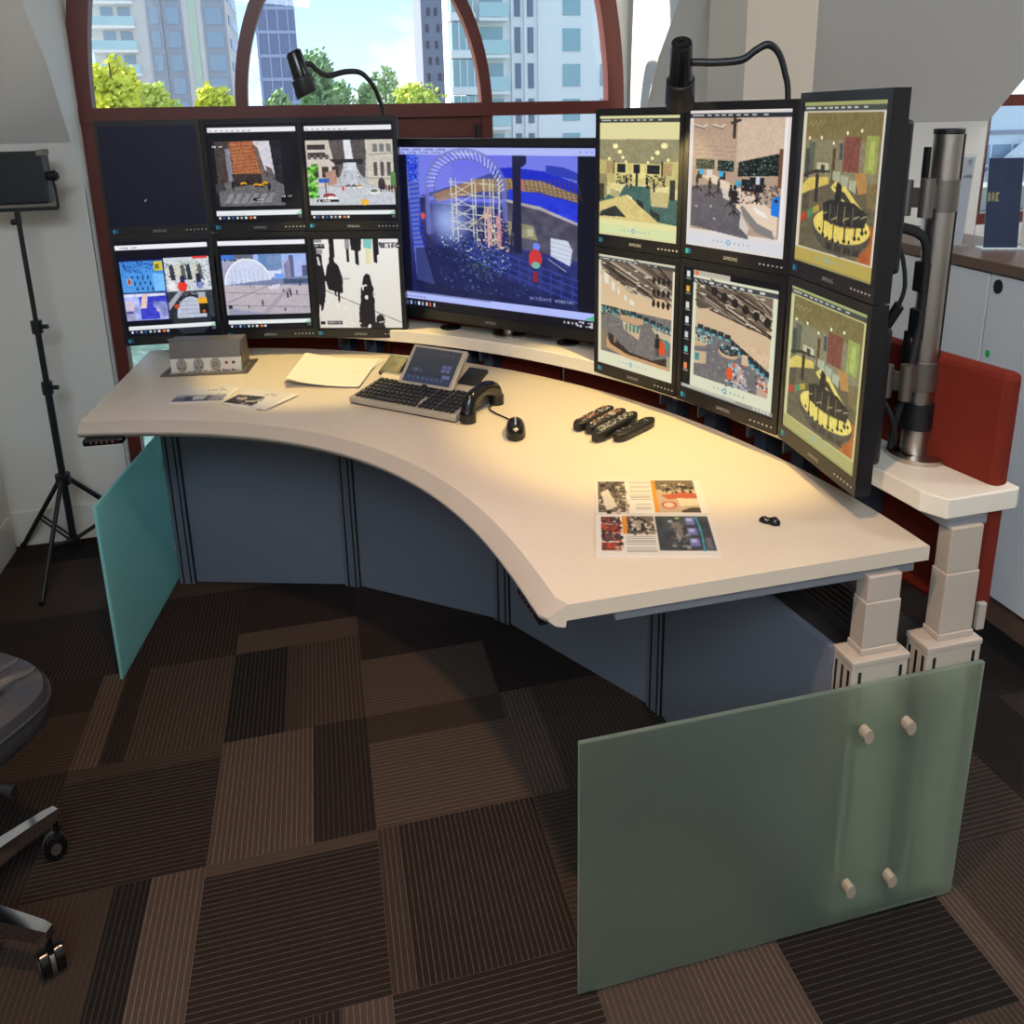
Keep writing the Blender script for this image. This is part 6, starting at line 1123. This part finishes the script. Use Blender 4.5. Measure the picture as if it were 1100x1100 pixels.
# ------------------------------------------------------------------ light
W = bpy.data.worlds.new('sky'); SC.world = W; W.use_nodes = True; nt = W.node_tree; N, Lk = nt.nodes, nt.links; bg = N['Background']
tc = N.new('ShaderNodeTexCoord'); sp = N.new('ShaderNodeSeparateXYZ'); Lk.new(tc.outputs['Generated'], sp.inputs[0])
rp = N.new('ShaderNodeValToRGB'); Lk.new(sp.outputs['Z'], rp.inputs[0]); e = rp.color_ramp.elements
e[0].position = 0; e[0].color = (.62, .80, .95, 1); e[1].position = .6; e[1].color = (.16, .38, .80, 1); q = e.new(.16); q.color = (.42, .70, .96, 1)
mp = N.new('ShaderNodeMapping'); mp.inputs['Scale'].default_value = (1, 1, 2.2); Lk.new(tc.outputs['Generated'], mp.inputs[0])
cn = N.new('ShaderNodeTexNoise'); cn.inputs['Scale'].default_value = 5.5; cn.inputs['Detail'].default_value = 7; cn.inputs['Roughness'].default_value = .55; Lk.new(mp.outputs[0], cn.inputs['Vector'])
cr = N.new('ShaderNodeValToRGB'); cr.color_ramp.elements[0].position = .42; cr.color_ramp.elements[1].position = .68; Lk.new(cn.outputs['Fac'], cr.inputs[0])
mx = N.new('ShaderNodeMix'); mx.data_type = 'RGBA'; Lk.new(cr.outputs[0], mx.inputs[0]); Lk.new(rp.outputs[0], mx.inputs[6]); mx.inputs[7].default_value = (.95, .97, 1, 1)
Lk.new(mx.outputs[2], bg.inputs['Color']); bg.inputs['Strength'].default_value = 1.6
def light(name, kind, loc, energy, col, target=None, **k):
    d = bpy.data.lights.new(name, kind); d.energy = energy; d.color = col
    for a, b_ in k.items(): setattr(d, a, b_)
    o = bpy.data.objects.new(name, d); COL.objects.link(o); o.location = loc
    if target is not None: o.rotation_euler = (Vector(target) - Vector(loc)).to_track_quat('-Z', 'Y').to_euler()
    return o
light('sun', 'SUN', (-30, 10, 40), 10.0, (1, .95, .86), (-30 + .90, 10 - .27, 40 - .50), angle=.012)
light('ceiling_spot', 'SPOT', (1.0, -2.72, 3.75), 265, (1, .62, .36), (1.2, -1.85, 0), spot_size=math.radians(84), spot_blend=1.0, shadow_soft_size=.06)
for x, y, p in ((1.2, -5.2, 55), (5.4, -3.4, 70), (5.6, -1.0, 45)):
    light('ceiling_fill', 'AREA', (x, y, 4.35), p, (.94, .97, 1), (x, y, 0), shape='SQUARE', size=.9)  # unseen area lamps added as general cool fill for walls and room
light('cabinet_fill', 'AREA', (.2, -5.6, 4.2), 165, (.70, .86, 1), (3.4, -1.0, .8), shape='RECTANGLE', size=2.6, size_y=1.4)  # unseen area lamp behind the camera, added to brighten the cabinet fronts
light('desk_lamp_bulb', 'SPOT', (2.084, -1.180, 2.155), 72, (1, .74, .24), (2.10, -1.08, 1.08), spot_size=math.radians(78), spot_blend=.4, shadow_soft_size=.02)
light('desk_lamp_bulb', 'SPOT', (.967, -.03, 2.225), 62, (1, .74, .24), (.97, -.06, 1.08), spot_size=math.radians(58), spot_blend=.4, shadow_soft_size=.02)

# ------------------------------------------------------------------ camera
f_, pi_, ro_, ya_, cx_, cy_, ch_ = 864.096748, .254547233, -.0193006958, .23336976, .969139546, -3.56862703, 2.12907542
Fw = V(math.sin(ya_) * math.cos(pi_), math.cos(ya_) * math.cos(pi_), -math.sin(pi_)); r0 = Fw.cross(V(0, 0, 1)).normalized(); u0 = r0.cross(Fw)
Rv = r0 * math.cos(ro_) + u0 * math.sin(ro_); Uv = -r0 * math.sin(ro_) + u0 * math.cos(ro_)
cd = bpy.data.cameras.new('camera'); cam = bpy.data.objects.new('camera', cd); COL.objects.link(cam)
cam.matrix_world = Matrix(((Rv.x, Uv.x, -Fw.x, cx_), (Rv.y, Uv.y, -Fw.y, cy_), (Rv.z, Uv.z, -Fw.z, ch_), (0, 0, 0, 1)))
cd.sensor_fit = 'HORIZONTAL'; cd.sensor_width = 36; cd.lens = 36 * f_ / 1100; cd.shift_y = -200 / 1100; cd.clip_start = .05; cd.clip_end = 900
SC.camera = cam
SC.view_settings.view_transform = 'Standard'; SC.view_settings.look = 'None'; SC.view_settings.exposure = 0; SC.view_settings.gamma = 1; SC.view_settings.use_curve_mapping = False
SC.cycles.max_bounces = 10; SC.cycles.transparent_max_bounces = 12; SC.cycles.caustics_reflective = False
